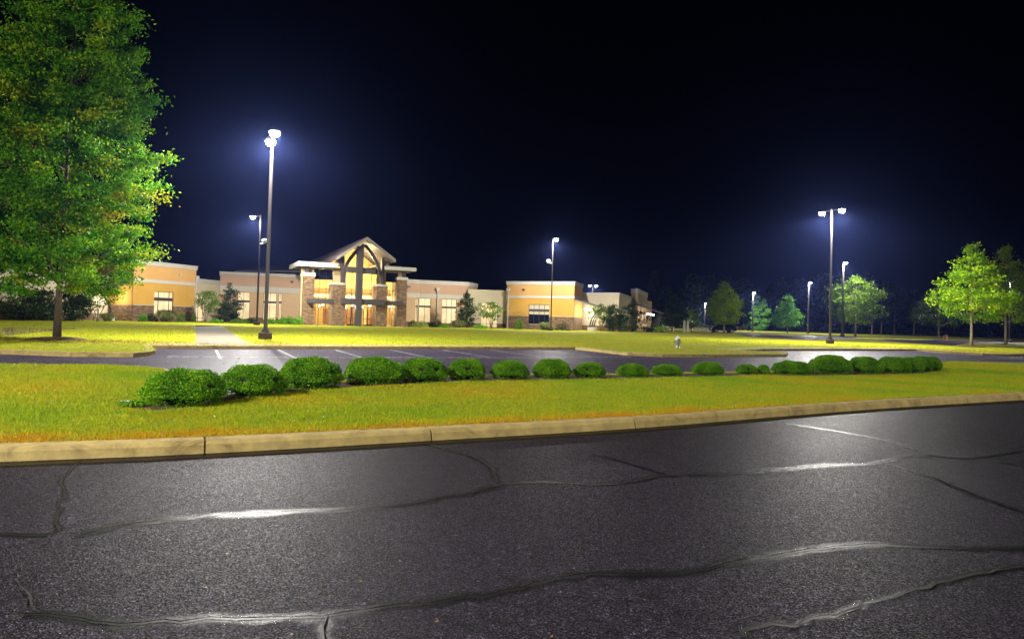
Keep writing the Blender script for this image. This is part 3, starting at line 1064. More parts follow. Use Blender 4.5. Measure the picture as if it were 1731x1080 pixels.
def p_big(t):
    if t < 0.2: return 0.62 + 0.38 * (t / 0.2) ** 0.7
    return max(0.03, (1 - ((t - 0.2) / 0.8) ** 2.3)) ** 0.8
def p_oval(t):
    if t < 0.25: return 0.55 + 0.45 * (t / 0.25) ** 0.7
    return max(0.02, 1 - ((t - 0.25) / 0.75) ** 1.5) ** 0.9
def p_maple(t):
    if t < 0.2: return 0.6 + 0.4 * t / 0.2
    return max(0.04, 1 - ((t - 0.2) / 0.8) ** 1.2)
def p_cone(t):
    if t < 0.12: return 0.7 + 0.3 * t / 0.12
    return max(0.03, 1 - ((t - 0.12) / 0.88) ** 1.15)
def p_vase(t):
    if t < 0.5: return 0.45 + 0.55 * math.sin(t / 0.5 * math.pi / 2)
    return max(0.05, 1 - ((t - 0.5) / 0.5) ** 2.2)
def p_col(t): return max(0.05, math.sin(math.pi * (0.12 + 0.83 * t))) ** 0.6


def at2(px, Y):
    p = gd(px, Y); return Vector((p.x, p.y, 0.15))


def px_h(base, px, ytop):
    """height above the lawn of a point seen at row ytop over this base"""
    return atY(px, ytop, base.y).z - 0.15


B = at(96, 574, 0.15)
tree('broad_tree', B, 19.0, 3.68, 2.3, p_big, 600, 240, 0.58, 0.15, M['leaf_big'],
     'tall dense broad tree in full green leaf on the grass island at far left', tr=0.145, nb=40, flat=0.5, shell=0.5, lean=(0.3, 0))
tree_mulch(96, 574, 1.25)

for (px, py, ytop, wpx, nm, lmat, prof, ncl, per, z0f, lab, tr, bm, cs) in [
    (1642, 586, 415, 128, 'maple_tree', 'leaf_maple', p_maple, 210, 46, 0.26, 'bright yellow-green maple with pale trunk on mulch ring at right', 0.14, 'pale_bark', 0.75),
    (1700, 582, 420, 96, 'broad_tree', 'leaf_oak', p_oval, 200, 40, 0.24, 'dim green tree at the right edge just behind the bright maple', 0.17, 'pale_bark', 0.95),
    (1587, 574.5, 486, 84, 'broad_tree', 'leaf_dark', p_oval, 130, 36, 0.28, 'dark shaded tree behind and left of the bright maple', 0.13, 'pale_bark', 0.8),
    (1446, 569.5, 470, 90, 'broad_tree', 'leaf_mid', p_vase, 170, 44, 0.24, 'round-headed olive green tree with thin upper twigs behind the double street lamp', 0.17, 'pale_bark', 0.95),
    (1331, 563, 500, 56, 'broad_tree', 'leaf_blue', p_cone, 120, 40, 0.20, 'blue-green tree with tiered branches left of a single street lamp', 0.13, 'pale_bark', 0.9),
    (1284, 563, 503, 32, 'columnar_tree', 'leaf_blue', p_col, 110, 40, 0.06, 'narrow bright green tree behind a lamp pole, right of the dark car', 0.12, 'bark', 0.9),
    (1224, 563, 476, 58, 'oak_tree', 'leaf_oak', p_oval, 200, 40, 0.20, 'conical green oak with pale trunk standing in front of the dark car', 0.17, 'pale_bark', 0.9),
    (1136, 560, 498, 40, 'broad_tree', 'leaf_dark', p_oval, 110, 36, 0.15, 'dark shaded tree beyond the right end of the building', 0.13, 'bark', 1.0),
    (1168, 559.5, 520, 24, 'broad_tree', 'leaf_mid', p_oval, 60, 30, 0.12, 'small thin tree between the two pale posts and the building end', 0.10, 'bark', 0.8)]:
    B = at(px, py, 0.15) if px != 1284 else at2(px, 212)
    H = px_h(B, px, ytop)
    R = wpx / FPX * B.y / 2
    tree(nm, B, H, R * 0.93, H * z0f, prof, ncl, per, cs * R / 3.9, 0.30 * (B.y / 100) ** 0.55, M[lmat], lab, tr=tr, bmat=M[bm], nb=16, group=None)
for a in ((1642, 586.5, 1.3), (1700, 582.3, 1.2), (1587, 575, 1.1), (1446, 570, 1.6), (1224, 563, 1.3)):
    tree_mulch(*a)

# ------------------------------------------------------------------ clipped shrubs
def shrub_mesh(seed, n=34000):
    rg = np.random.default_rng(seed)
    d = rg.normal(size=(n, 3)); d[:, 2] = np.abs(d[:, 2]) * 0.95 - 0.12
    d /= np.linalg.norm(d, axis=1)[:, None]
    p = 2.35
    q = (np.abs(d[:, 0]) ** p + np.abs(d[:, 1]) ** p + np.abs(np.maximum(d[:, 2], 0)) ** p) ** (1 / p)
    lump = 1 + 0.03 * np.sin(d[:, 0] * 23 + seed) * np.cos(d[:, 1] * 21) * np.sin(d[:, 2] * 17) + 0.035 * np.sin(d[:, 0] * 7 + seed) * np.cos(d[:, 1] * 6 + seed * 2) + 0.03 * np.sin(d[:, 2] * 11 + d[:, 0] * 9)
    rad = lump / q * (1 - 0.13 * rg.random(n) ** 1.3 * 1.5)
    # thin spots low on the sides
    c = d * rad[:, None]
    c[:, 2] = c[:, 2] * 0.96 + 0.04
    c[:, :2] *= (0.80 + 0.20 * np.clip(c[:, 2] / 0.30, 0, 1))[:, None]
    low = (c[:, 2] < 0.24) & (rg.random(n) < 0.72)
    gap = (np.sin(c[:, 0] * 9 + seed) + np.sin(c[:, 1] * 11 - seed) + np.sin(c[:, 2] * 14)) > 2.2
    keep = ~(low | (gap & (c[:, 2] < 0.75)))
    c = c[keep]; d = d[keep]
    tone = np.clip(rg.normal(0.42, 0.28, len(c)) + 0.12 * np.sin(c[:, 0] * 5 + c[:, 1] * 4 + seed), 0, 1)
    return c, d, tone


protos = []
for sd in range(4):
    root = empty('clipped_shrub')
    c, d, t = shrub_mesh(sd + 1)
    # leaves in unit space (half width 1, height 1)
    leaves('foliage', c, d, 0.048, M['leaf_box'], root, t, 0.45, 0.75)
    mb = MB()
    nseg = 20
    prof = [(0.35, 0.06), (0.62, 0.2), (0.72, 0.4), (0.66, 0.6), (0.45, 0.74), (0.2, 0.80)]
    mb.lathe(prof, nseg)
    for k in range(9):
        a = k * 0.7
        mb.tube([(0.25 * math.cos(a), 0.25 * math.sin(a), 0.0), (0.8 * math.cos(a), 0.8 * math.sin(a), 0.25)], [0.03, 0.02], 5)
    mb.build('branches', M['twig'], root, smooth=True)
    protos.append(root)

sh_lab = ['largest clipped shrub, first of the row at its left end', 'second clipped shrub from the left end of the row', 'third clipped shrub from the left end of the row',
          'fourth clipped shrub from the left end, leaning its right side on the next', 'fifth clipped shrub from the left end of the row', 'sixth clipped shrub from the left end of the row',
          'seventh clipped shrub from the left end, just left of the picture middle', 'eighth clipped shrub from the left, touching the small ninth one', 'small ninth clipped shrub, right of the picture middle before a gap',
          'flat tenth clipped shrub, right after the widest gap in the middle', 'flat eleventh clipped shrub below the fire hydrant', 'twelfth clipped shrub standing free right of the hydrant',
          'low scruffy shrub joined to a tiny one right of the free-standing shrub', 'tiny shrub stuck to the right of the low scruffy one', 'wide low clipped shrub left of the tallest one at the right end',
          'tallest clipped shrub of the right-hand cluster', 'clipped shrub just right of the tallest one in the cluster', 'fifth from last clipped shrub of the right-hand cluster',
          'third from last clipped shrub, mostly hidden in the right-hand cluster', 'last but one clipped shrub at the right end of the row', 'last clipped shrub at the right end of the row']
sh_lab[17] = 'fourth from last clipped shrub of the right-hand cluster'


def copy_tree(o, parent=None):
    c = o.copy()
    COL.objects.link(c)
    if parent is not None: c.parent = parent
    for ch in o.children: copy_tree(ch, c)
    return c

used = set()
for i, (c, w, h) in enumerate(row):
    k = i % 4
    o = protos[k] if k not in used else copy_tree(protos[k])
    used.add(k)
    o.location = (c.x, c.y, 0.15)
    o.rotation_euler = (0, 0, i * 1.3)
    sxy = w / 2 * 0.94
    hh = atY((SHRUBS[i][0] + SHRUBS[i][1]) / 2, SHRUBS[i][2], c.y).z - 0.15
    o.scale = (sxy, sxy, hh * 0.98)
    tag(o, sh_lab[i], 'shrub', 'clipped shrubs in a row on the near grass strip')

# weed tuft left of the first shrub
def tuft(name, base, r, h, n, mat, label, cat='plant', group=None, spread=1.0, wid=0.02, z=0.15):
    a = RNG.uniform(0, 6.28, n); rr = r * 0.35 * RNG.random(n) ** 0.5
    bx = rr * np.cos(a); by = rr * np.sin(a)
    hh = h * RNG.uniform(0.55, 1.1, n)
    out = r * spread * RNG.uniform(0.2, 1.0, n)
    a2 = a + RNG.normal(0, 0.5, n)
    mx_ = bx + np.cos(a2) * out * 0.45; my_ = by + np.sin(a2) * out * 0.45
    tx_ = bx + np.cos(a2) * out; ty_ = by + np.sin(a2) * out
    w = wid * RNG.uniform(0.6, 1.3, n)
    px_ = -np.sin(a2) * w; py_ = np.cos(a2) * w
    z0 = np.zeros(n)
    Vv = np.stack([np.stack([bx - px_, by - py_, z0], 1), np.stack([bx + px_, by + py_, z0], 1),
                   np.stack([mx_ + px_, my_ + py_, hh * 0.8], 1), np.stack([mx_ - px_, my_ - py_, hh * 0.8], 1),
                   np.stack([tx_, ty_, hh * (1.0 - 0.85 * (out / (r * spread)) ** 1.6)], 1)], 1).reshape(-1, 3)
    i0 = np.arange(n) * 5
    F1 = np.stack([i0, i0 + 1, i0 + 2], 1); F2 = np.stack([i0, i0 + 2, i0 + 3], 1); F3 = np.stack([i0 + 3, i0 + 2, i0 + 4], 1)
    tone = RNG.uniform(0.1, 1, n)
    o = np_mesh(name, Vv, np.concatenate([F1, F2, F3]), mat, attr={'tone': np.concatenate([tone] * 3)})
    o.location = (base.x, base.y, z)
    return tag(o, label, cat, group)

tuft('weed_tuft', at(226, 686, 0.15), 0.28, 0.10, 500, M['leaf_box'], 'low dark green weeds beside the first clipped shrub', wid=0.008)


def bush(name, base, wx, h, n, leaf, mat, label, cat='bush', group=None, wy=None, rag=0.25, solid=True):
    """uneven mound of leaves with an inner core of branches"""
    root = empty(name, (base.x, base.y, 0.15))
    tag(root, label, cat, group)
    wy = wy or wx
    d = RNG.normal(size=(n, 3)); d[:, 2] = np.abs(d[:, 2])
    d /= np.linalg.norm(d, axis=1)[:, None]
    sd = random.uniform(0, 9)
    lump = 1 + rag * 0.5 * (np.sin(d[:, 0] * 5 + sd) * np.sin(d[:, 1] * 4 + sd) + np.sin(d[:, 2] * 7 + sd * 2) * 0.7)
    rad = lump * (1 - 0.45 * RNG.random(n) ** 1.3)
    c = d * rad[:, None] * np.array([wx / 2, wy / 2, h])
    leaves('foliage', c, d, leaf, mat, root, None, 0.55, 0.7)
    mb = MB()
    for k in range(8):
        a = k * 0.8
        mb.tube([(0.05 * math.cos(a), 0.05 * math.sin(a), 0), (wx * .28 * math.cos(a), wy * .28 * math.sin(a), h * 0.6)], [0.03, 0.012], 5)
    mb.build('stem', M['twig'], root)
    return root


# ------------------------------------------------------------------ lamps
def spot(parent, loc, power, color=(1.0, 0.97, 0.90), size=158, blend=0.35, radius=0.18, rot=None):
    l = bpy.data.lights.new('lamp_light', 'SPOT')
    l.energy = power; l.color = color; l.spot_size = math.radians(size); l.spot_blend = blend
    l.shadow_soft_size = radius
    o = bpy.data.objects.new('lamp_light', l)
    COL.objects.link(o)
    o.parent = parent; o.location = loc
    if rot: o.rotation_euler = rot
    return o


def street_lamp(base, H, heads, power, label, group='street lamps of the car park', arm=1.0, camera_side=None, pole_w=0.09, allround=0.12, flood=None, z0=0.15):
    root = empty('street_lamp', (base.x, base.y, z0))
    tag(root, label, 'street lamp', group)
    m = MB(); m.lathe([(0.37, 0), (0.37, 0.36), (0.34, 0.40)], 20); m.build('base', M['pole_base'], root)
    m = MB(); m.box(-0.2, 0.2, -0.2, 0.2, 0.402, 0.46).box(-0.15, 0.15, -0.15, 0.15, 0.46, 0.60); m.build('base_plate', M['bronze'], root)
    m = MB()
    w = pole_w
    m.hexa([(-w, -w, .6), (w, -w, .6), (w, w, .6), (-w, w, .6), (-w * .8, -w * .8, H), (w * .8, -w * .8, H), (w * .8, w * .8, H), (-w * .8, w * .8, H)])
    m.build('pole', M['bronze'], root, bevel=0.01)
    for ang in heads:
        d = Vector((math.cos(ang), math.sin(ang), 0)); n = Vector((-d.y, d.x, 0))
        m = MB()
        def B8(s0, s1, hw, za, zb, zc=None, zd=None):
            zc = za if zc is None else zc; zd = zb if zd is None else zd
            m.hexa([d * s0 - n * hw + Vector((0, 0, za)), d * s1 - n * hw + Vector((0, 0, zc)), d * s1 + n * hw + Vector((0, 0, zc)), d * s0 + n * hw + Vector((0, 0, za)),
                    d * s0 - n * hw + Vector((0, 0, zb)), d * s1 - n * hw + Vector((0, 0, zd)), d * s1 + n * hw + Vector((0, 0, zd)), d * s0 + n * hw + Vector((0, 0, zb))])
        B8(w * .8, arm - 0.30, 0.04, H - 0.22, H - 0.10)
        m.build('arm', M['bronze'], root)
        m = MB()
        B8(arm - 0.30, arm + 0.34, 0.25, H - 0.24, H - 0.08, H - 0.24, H - 0.13)
        hd = m.build('lamp_head', M['bronze'], root, bevel=0.03)
        m = MB()
        cx = d * (arm + 0.02)
        prof = [(0.02, -0.30), (0.14, -0.28), (0.23, -0.21), (0.28, -0.10), (0.29, 0.0)]
        m.lathe(prof, 16, (cx.x, cx.y, H - 0.245))
        m.build('lens', M['lens'], hd, smooth=True)
        spot(root, (cx.x, cx.y, H - 0.62), power * (1 - allround), size=172, blend=0.25)
        l = bpy.data.lights.new('lens_glow', 'POINT'); l.energy = power * allround; l.color = (1.0, 0.97, 0.90); l.shadow_soft_size = 0.2
        lo = bpy.data.objects.new('lens_glow', l); COL.objects.link(lo); lo.parent = root; lo.location = (cx.x, cx.y, H - 0.70)
    if camera_side is not None:
        zc, ang, tgt, fw = camera_side
        d = Vector((math.cos(ang), math.sin(ang), 0))
        m = MB()
        m.tube([d * w + Vector((0, 0, zc)), d * 0.45 + Vector((0, 0, zc)), d * 0.6 + Vector((0, 0, zc + .12))], 0.05, 8)
        m.build('bracket', M['white_paint'], root)
        aim = (Vector(tgt) - (root.location + d * .62 + Vector((0, 0, zc + .3)))).normalized()
        q = aim.to_track_quat('-Z', 'Y')
        m = MB()
        m.lathe([(0.10, .26), (0.17, .2), (0.26, 0.0), (0.28, -.12), (0.25, -.14)], 16)
        hd = m.build('floodlight', M['white_paint'], root, smooth=True)
        hd.rotation_mode = 'QUATERNION'; hd.rotation_quaternion = q; hd.location = d * .62 + Vector((0, 0, zc + .3))
        m = MB(); m.lathe([(.235, -.145), (.235, -.165), (.1, -.19)], 16)
        m.build('flood_lens', M['small_lamp'], hd)
        so = spot(root, d * .62 + Vector((0, 0, zc + .3)) + aim * .3, fw, size=95, blend=.9, color=(1.0, .95, .86))
        so.rotation_mode = 'QUATERNION'; so.rotation_quaternion = q
    return root


aV = math.atan2(V.y, V.x)
HP = 13.4
lamps = []
P1 = at(448, 573.5, 0.15)
H1 = px_h(P1, 462, 224)
street_lamp(P1, H1, [aV, aV + math.pi], POLE_W * 0.72, 'tallest street lamp with two heads on the lawn, left of the entrance', camera_side=None, arm=1.15)
P4 = at(1403, 581, 0.15)
H4 = px_h(P4, 1407, 353)
street_lamp(P4, H4, [aV, aV + math.pi], POLE_W, 'tall street lamp with two heads on the grass at right', arm=1.15)
P2 = at(434, 549.6, 0.15)
street_lamp(P2, px_h(P2, 438, 363), [math.pi * 1.05], POLE_W * 1.3, 'street lamp just left of the tallest one, with a white floodlight on its right side', camera_side=(px_h(P2, 440, 412), -0.3, (-22, 101, 5), 17000), arm=0.9)
P3 = at(931, 558.8, 0.15)
street_lamp(P3, px_h(P3, 935, 402), [-0.9], POLE_W * 0.9, 'street lamp standing before the right yellow block, with a white floodlight on its left', camera_side=(px_h(P3, 935, 445), math.pi, (-12, 112, 5), 17000), arm=0.7)
for px, Y, yt, lab, k in ((1424, 128, 442, 'single-headed street lamp just right of the double one', 0.7),
                          (1366, 178, 476, 'street lamp between the tiered blue-green tree and the double lamp', 1.0),
                          (1272, 200, 493, 'street lamp in front of the narrow bright green tree', 1.0),
                          (1191, 235, 511, 'small distant street lamp just left of the conical oak', 1.0)):
    P = gd(px, Y); P.z = 0.15
    street_lamp(P, px_h(P, px, yt), [-math.pi / 2 + 0.15], POLE_W * k, lab, arm=0.7, pole_w=0.15)
P = at(1706, 578.5, 0.15)
street_lamp(P, px_h(P, 1706, 474), [-math.pi / 2], POLE_W * 0.7, 'street lamp seen through the tree at the right edge', arm=0.6)
P = atY(1002, 500, 170)
street_lamp(P, px_h(P, 1002, 481), [0.1, math.pi + .1], POLE_W * 0.7, 'street lamp with two heads rising behind the flat roof at right', arm=0.75)
# the same kind of lamp along the camera's own side of the road (out of the picture, it lights the near ground)
street_lamp(Vector((-17.0, -4.0, 0)), 13.4, [aV, aV + math.pi], POLE_W * 1.05, 'street lamp with two heads on the near side of the road, out of view', arm=1.15, allround=0.7, z0=0.0)
street_lamp(Vector((31.0, -4.0, 0)), 13.4, [aV, aV + math.pi], POLE_W * 0.5, 'street lamp with two heads on the near side of the road far to the right', arm=1.15, z0=0.0)

# ------------------------------------------------------------------ the building
BLD = empty('church_building', (-20, 110, 0))
tag(BLD, 'wide low church building with a gabled glass entrance, yellow end blocks and pink wings', 'church building')
bld_inv = Matrix.Translation((20, -110, 0))


def part(name, mb, mat, parent=None, **k):
    o = mb.build(name, mat, parent or BLD, **k)
    if parent is None:
        o.matrix_parent_inverse = bld_inv
    return o


def window(pl, s0, s1, z0, z1, cols, rows, pane_mat, d=-0.18, grey_bar=None, split=None, dark_top=None, name='window'):
    """frame with mullions; the pane is its sub-part"""
    mb = MB()
    t = 0.055
    pl.box(mb, s0, s1, z0, z0 + t, d, d + 0.1); pl.box(mb, s0, s1, z1 - t, z1, d, d + 0.1)
    pl.box(mb, s0, s0 + t, z0 + t, z1 - t, d, d + 0.1); pl.box(mb, s1 - t, s1, z0 + t, z1 - t, d, d + 0.1)
    for c in cols:
        s = s0 + (s1 - s0) * c
        pl.box(mb, s - t / 2, s + t / 2, z0 + t, z1 - t, d, d + 0.097)
    for r in rows:
        z = z0 + (z1 - z0) * r
        pl.box(mb, s0 + t, s1 - t, z - t / 2, z + t / 2, d, d + 0.094)
    fr = part(name, mb, M['frame'])
    mb = MB(); pl.box(mb, s0 + .01, s1 - .01, z0 + .01, z1 - .01, d + 0.02, d + 0.035)
    p_ = mb.build('pane', pane_mat, fr)
    if grey_bar:
        mb = MB(); pl.box(mb, s0 + t, s1 - t, z0 + (z1 - z0) * grey_bar[0], z0 + (z1 - z0) * grey_bar[1], d + .04, d + 0.12)
        mb.build('spandrel', M['steel_grey'], fr)
    if dark_top:
        mb = MB(); pl.box(mb, s0 + t, s1 - t, z0 + (z1 - z0) * dark_top[0], z0 + (z1 - z0) * dark_top[1], d + .036, d + 0.06)
        mb.build('dark_pane', M['dark_glass'], fr)
    return fr


def flat_block(name, pl_list, ztop, back):
    pass


def cornice(pl, s0, s1, z0, z1, out=0.18, mat='white_trim', name='cornice', e0=0.0, e1=0.0, d0=-0.3):
    mb = MB()
    pl.box(mb, s0 - e0, s1 + e1, z0, z1 - 0.14, d0, out * 0.6)
    pl.box(mb, s0 - e0 - .05, s1 + e1 + .05, z1 - 0.138, z1, d0, out)
    return part(name, mb, M[mat])


def downspout(pl, s, z1, z0=0.15, label=None):
    mb = MB()
    pl.box(mb, s - 0.09, s + 0.09, z0, z1 - 0.5, 0.02, 0.20)
    P0 = pl.P(s, z1 - 0.5, 0.02)
    pl.box(mb, s - 0.26, s + 0.26, z1 - 0.45, z1, 0.02, 0.4)
    pl.box(mb, s - 0.16, s + 0.16, z1 - 0.498, z1 - 0.452, 0.02, 0.3)
    return part('downspout', mb, M['white_trim'])


def roof_sheet(pts, z, name='flat_roof'):
    mb = MB(); mb.poly([(p[0], p[1], z) for p in pts])
    return part(name, mb, M['flat_roof'])


def sec_vent(pl, s, z, mat='frame', w=0.22):
    mb = MB(); pl.box(mb, s - w, s + w, z - w * .8, z + w * .8, 0.0, 0.12)
    part('wall_light' if mat != 'frame' else 'vent', mb, M[mat])


# ---- end blocks (yellow)
def end_block(A, Bp, z_top, px_ref, ys, win, side_from, side_to, splits, label=None):
    """ys: rows in column px_ref: cornice bottom, band top, band bottom, stone top"""
    pl = Plane(A, Bp)
    zc, zb1, zb0, zs = [pl.z(px_ref, y) for y in ys]
    w0, w1 = pl.s(win[0]), pl.s(win[1])
    z0w, z1w = pl.z(win[0], win[3]), pl.z(win[0], win[2])
    hole = [(w0, w1, z0w, z1w)]
    part('stone_base', pl.wall(MB(), 0, pl.L, 0.1, zs, hole, d=0.07, depth=0.32), M['stone'])
    part('sill_band', pl.box(MB(), 0, w0, zs + .002, zs + 0.07, -.2, 0.10), M['trim'])
    part('sill_band', pl.box(MB(), w1, pl.L, zs + .002, zs + 0.07, -.2, 0.10), M['trim'])
    part('wall', pl.wall(MB(), 0, pl.L, zs, zb0, hole), M['yellow'])
    part('upper_wall', pl.wall(MB(), 0, pl.L, zb1, zc, []), M['orange'])
    part('band', pl.box(MB(), -0.06, pl.L + .06, zb0, zb1, -.2, 0.07), M['trim'])
    cornice(pl, 0, pl.L, zc, z_top, e0=0.1, e1=0.1)
    return pl, (zc, zb1, zb0, zs), (w0, w1, z0w, z1w)


def side_wall(pl, z_top, zz, s0, s1):
    zc, zb1, zb0, zs = zz
    part('stone_base', pl.wall(MB(), s0, s1, 0.1, zs, [], d=0.05), M['stone'])
    part('side_wall', pl.wall(MB(), s0, s1, zs, zb0, []), M['yellow'])
    part('upper_side_wall', pl.wall(MB(), s0, s1, zb1, zc, []), M['orange'])
    part('band', pl.box(MB(), s0, s1, zb0, zb1, -.2, 0.05), M['trim'])
    cornice(pl, s0, s1, zc, z_top)


LA, LB = gd(223, 90.5), gd(328.5, 100.6)
plL, zzL, wL = end_block(LA, LB, 8.0, 328, (456.3, 478.0, 483.5, 519.0), (259.5, 292, 492.3, 532.5), 0, 0, 0)
window(plL, wL[0], wL[1], 0.5, wL[3], [0.24, 0.8], [], M['lit_blind'], grey_bar=(0.66, 0.78))
downspout(plL, plL.L - 0.05, plL.z(325, 466))
sec_vent(plL, plL.s(302), plL.z(302, 464.5), 'trim', 0.2)
nrm = Vector((-plL.u.y, plL.u.x, 0))
Lside = LA + nrm * 12
plLs = Plane((Lside.x, Lside.y), (LA.x, LA.y))
side_wall(plLs, 8.0, zzL, 0, plLs.L - 0.02)
Lr = LB + nrm * 12
plLr = Plane((LB.x, LB.y), (Lr.x, Lr.y))
side_wall(plLr, 8.0, zzL, 0.02, 12)
roof_sheet([LA, LB, Lr, Lside], 7.8)

RA, RB = gd(855.5, 118.7), gd(969.3, 113.7)
plR, zzR, wR = end_block(RA, RB, 8.0, 900, (481.5, 499.8, 504.3, 534.5), (893.5, 928.3, 514.3, 549.0), 0, 0, 0)
window(plR, wR[0], wR[1], wR[2], wR[3], [0.25, 0.5, 0.76], [0.5], M['lit_blind_dim'], grey_bar=(0.66, 0.77), dark_top=(0.05, 0.52))
downspout(plR, plR.s(859), plR.z(859, 487.5))
sec_vent(plR, plR.s(884), plR.z(884, 490))
RC = gd(983.5, 122.0)
plRs = Plane((RB.x, RB.y), (RC.x, RC.y))
side_wall(plRs, 8.0, zzR, 0.02, plRs.L)
RAb = RA + Vector((3.5, 12, 0))
plRl = Plane((RAb.x, RAb.y), (RA.x, RA.y))
side_wall(plRl, 8.0, zzR, 0, plRl.L - 0.02)
roof_sheet([RA, RB, RC, RAb], 7.8)


# ---- pink wings
def wing(A, Bp, z_top, rows_px, windows, spout=None, vents=(), base_h=0.9):
    pl = Plane(A, Bp)
    (pxr, yc, yb1, yb0) = rows_px
    zc, zb1, zb0 = pl.z(pxr, yc), pl.z(pxr, yb1), pl.z(pxr, yb0)
    holes = []
    for (x0, x1, y0, y1) in windows:
        holes.append((pl.s(x0), pl.s(x1), max(0.35, pl.z((x0 + x1) / 2, y1)), min(zb0 - 0.05, pl.z((x0 + x1) / 2, y0))))
    part('wall', pl.wall(MB(), 0, pl.L, 0.1, zb0, holes), M['pink'])
    lowholes = [(h[0], h[1], 0, h[3]) for h in holes]
    part('stone_base', pl.wall(MB(), 0, pl.L, 0.1, base_h, holes, d=0.05, depth=0.3), M['stone'])
    part('band', pl.box(MB(), -.02, pl.L + .02, zb0, zb1, -.2, 0.08), M['trim'])
    part('upper_wall', pl.wall(MB(), 0, pl.L, zb1, zc, []), M['pink_dark'])
    cornice(pl, 0, pl.L, zc, z_top, e0=0.05, e1=0.05)
    for h in holes:
        window(pl, *h, [0.33, 0.66] if h[1] - h[0] > 2.2 else [0.5], [], M['lit_blind'], grey_bar=(0.62, 0.70))
    for v in vents: sec_vent(pl, pl.s(v[0]), pl.z(*v))
    return pl


W1a, W1b, W1c = gd(369.5, 107), gd(469.5, 109), gd(507, 110)
pw = wing(W1a, W1b, 7.7, (440, 466.0, 484.8, 494.2), [(400, 421.5, 493, 539.5), (444.5, 475.5 - 9, 494.3, 541)])
pw2 = wing(W1b, W1c + (W1c - W1b) * 0.6, 7.7, (490, 469.0, 487, 496.0), [(466.5 + 4, 475.6, 494.9, 541)], vents=[(491.5, 476.5)])
W1d = W1a + Vector((-3.0, 9, 0))
pl_ = Plane((W1d.x, W1d.y), (W1a.x, W1a.y))
part('wall', pl_.wall(MB(), 0, pl_.L - 0.02, 0.1, 7.1, []), M['pink_dark'])
cornice(pl_, 0, pl_.L - 0.02, 7.1, 7.7)
W1e = W1c + (W1c - W1b) * 0.6
roof_sheet([W1a, W1b, W1e, W1e + V * 14, W1d + V * 6], 7.5)
# left connector (cream, lower)
C0, C1 = gd(326, 101.5), gd(370, 107.4)
plc = Plane((C0.x, C0.y), (C1.x, C1.y))
h0 = (plc.s(327.5), plc.s(346), 0.16, plc.z(335, 496))
part('wall', plc.wall(MB(), 0, plc.L, 0.1, 5.75, [h0]), M['cream'])
cornice(plc, 0, plc.L, 5.75, 6.3, e0=0, e1=0)
window(plc, *h0, [0.42, 0.85], [0.12, 0.72], M['lit_blind'], name='glass_door')
roof_sheet([C0, C1, C1 + Vector((-4, 8, 0)), C0 + Vector((-4, 8, 0))], 6.1)

R1a, R1b, R1c, R1d = gd(684, 114.6), gd(707.5, 116), gd(789, 119), gd(805, 124)
pr1 = wing(R1a, R1b, 7.7, (698, 479, 495, 503), [(702, 706.8, 504, 545)], vents=[(689.5, 484.7)])
pr2 = wing(R1b, R1c, 7.7, (740, 481, 497.5, 504.5), [(708, 728, 504, 545), (746.5, 771.5, 505.5, 547)])
downspout(pr2, pr2.s(738.5), pr2.z(738.5, 486.5))
pr3 = Plane((R1c.x, R1c.y), (R1d.x, R1d.y))
part('wall', pr3.wall(MB(), 0.02, pr3.L, 0.1, 7.1, []), M['pink_dark'])
cornice(pr3, 0.02, pr3.L, 7.1, 7.7)
roof_sheet([R1a, R1b, R1c, R1d, R1d + V * 10, R1a + V * 14], 7.5)
# right connector
C2, C3 = gd(789.5, 118.6), gd(857, 120.0)
pld = Plane((C2.x, C2.y), (C3.x, C3.y))
h1 = (pld.s(813), pld.s(841), 0.2, pld.z(830, 512))
part('wall', pld.wall(MB(), 0, pld.L, 0.1, 6.1, [h1]), M['cream'])
part('trim_band', pld.box(MB(), 0, pld.L, 6.1, 6.5, -.2, 0.08), M['cream'])
part('stone_base', pld.wall(MB(), 0, pld.L, 0.1, 0.9, [h1], d=0.05, depth=.3), M['stone'])
window(pld, *h1, [0.35, 0.7], [0.15], M['lit_blind'], name='glass_door')
roof_sheet([C2, C3, C3 + V * 10, C2 + V * 10], 6.3)

# ---- cream wing and the far blocks on the right
Q = [gd(983.5, 122.5), gd(1045.3, 118.3), gd(1068, 137)]
for a, b_, ok in ((Q[0], Q[1], 1), (Q[1], Q[2], 1)):
    pl_ = Plane((a.x, a.y), (b_.x, b_.y))
    part('wall', pl_.wall(MB(), 0, pl_.L, 0.1, 6.15, []), M['cream'])
    part('cornice', pl_.box(MB(), -.05, pl_.L + .05, 6.15, 6.6, -.3, 0.12), M['trim'])
    part('stone_base', pl_.wall(MB(), 0, pl_.L, 0.1, 1.0, [], d=0.05), M['stone'])
roof_sheet([Q[0], Q[1], Q[2], Q[2] + V * 12, Q[0] + V * 14], 6.4)
S = [gd(1066, 138), gd(1075, 135), gd(1093, 156)]
for a, b_, mt in ((S[0], S[1], 'tan'), (S[1], S[2], 'pink')):
    pl_ = Plane((a.x, a.y), (b_.x, b_.y))
    part('wall', pl_.wall(MB(), 0, pl_.L, 0.1, 7.3, []), M[mt])
    cornice(pl_, 0, pl_.L, 7.3, 8.2)
    part('band', pl_.box(MB(), 0, pl_.L, 5.3, 5.75, -.2, 0.06), M['trim'])
roof_sheet([S[0], S[1], S[2], S[2] + V * 6], 7.9)
T_ = [gd(1093, 156.2), gd(1101, 162)]
pl_ = Plane((T_[0].x, T_[0].y), (T_[1].x, T_[1].y))
part('wall', pl_.wall(MB(), 0.05, pl_.L, 0.1, 6.6, []), M['pink'])

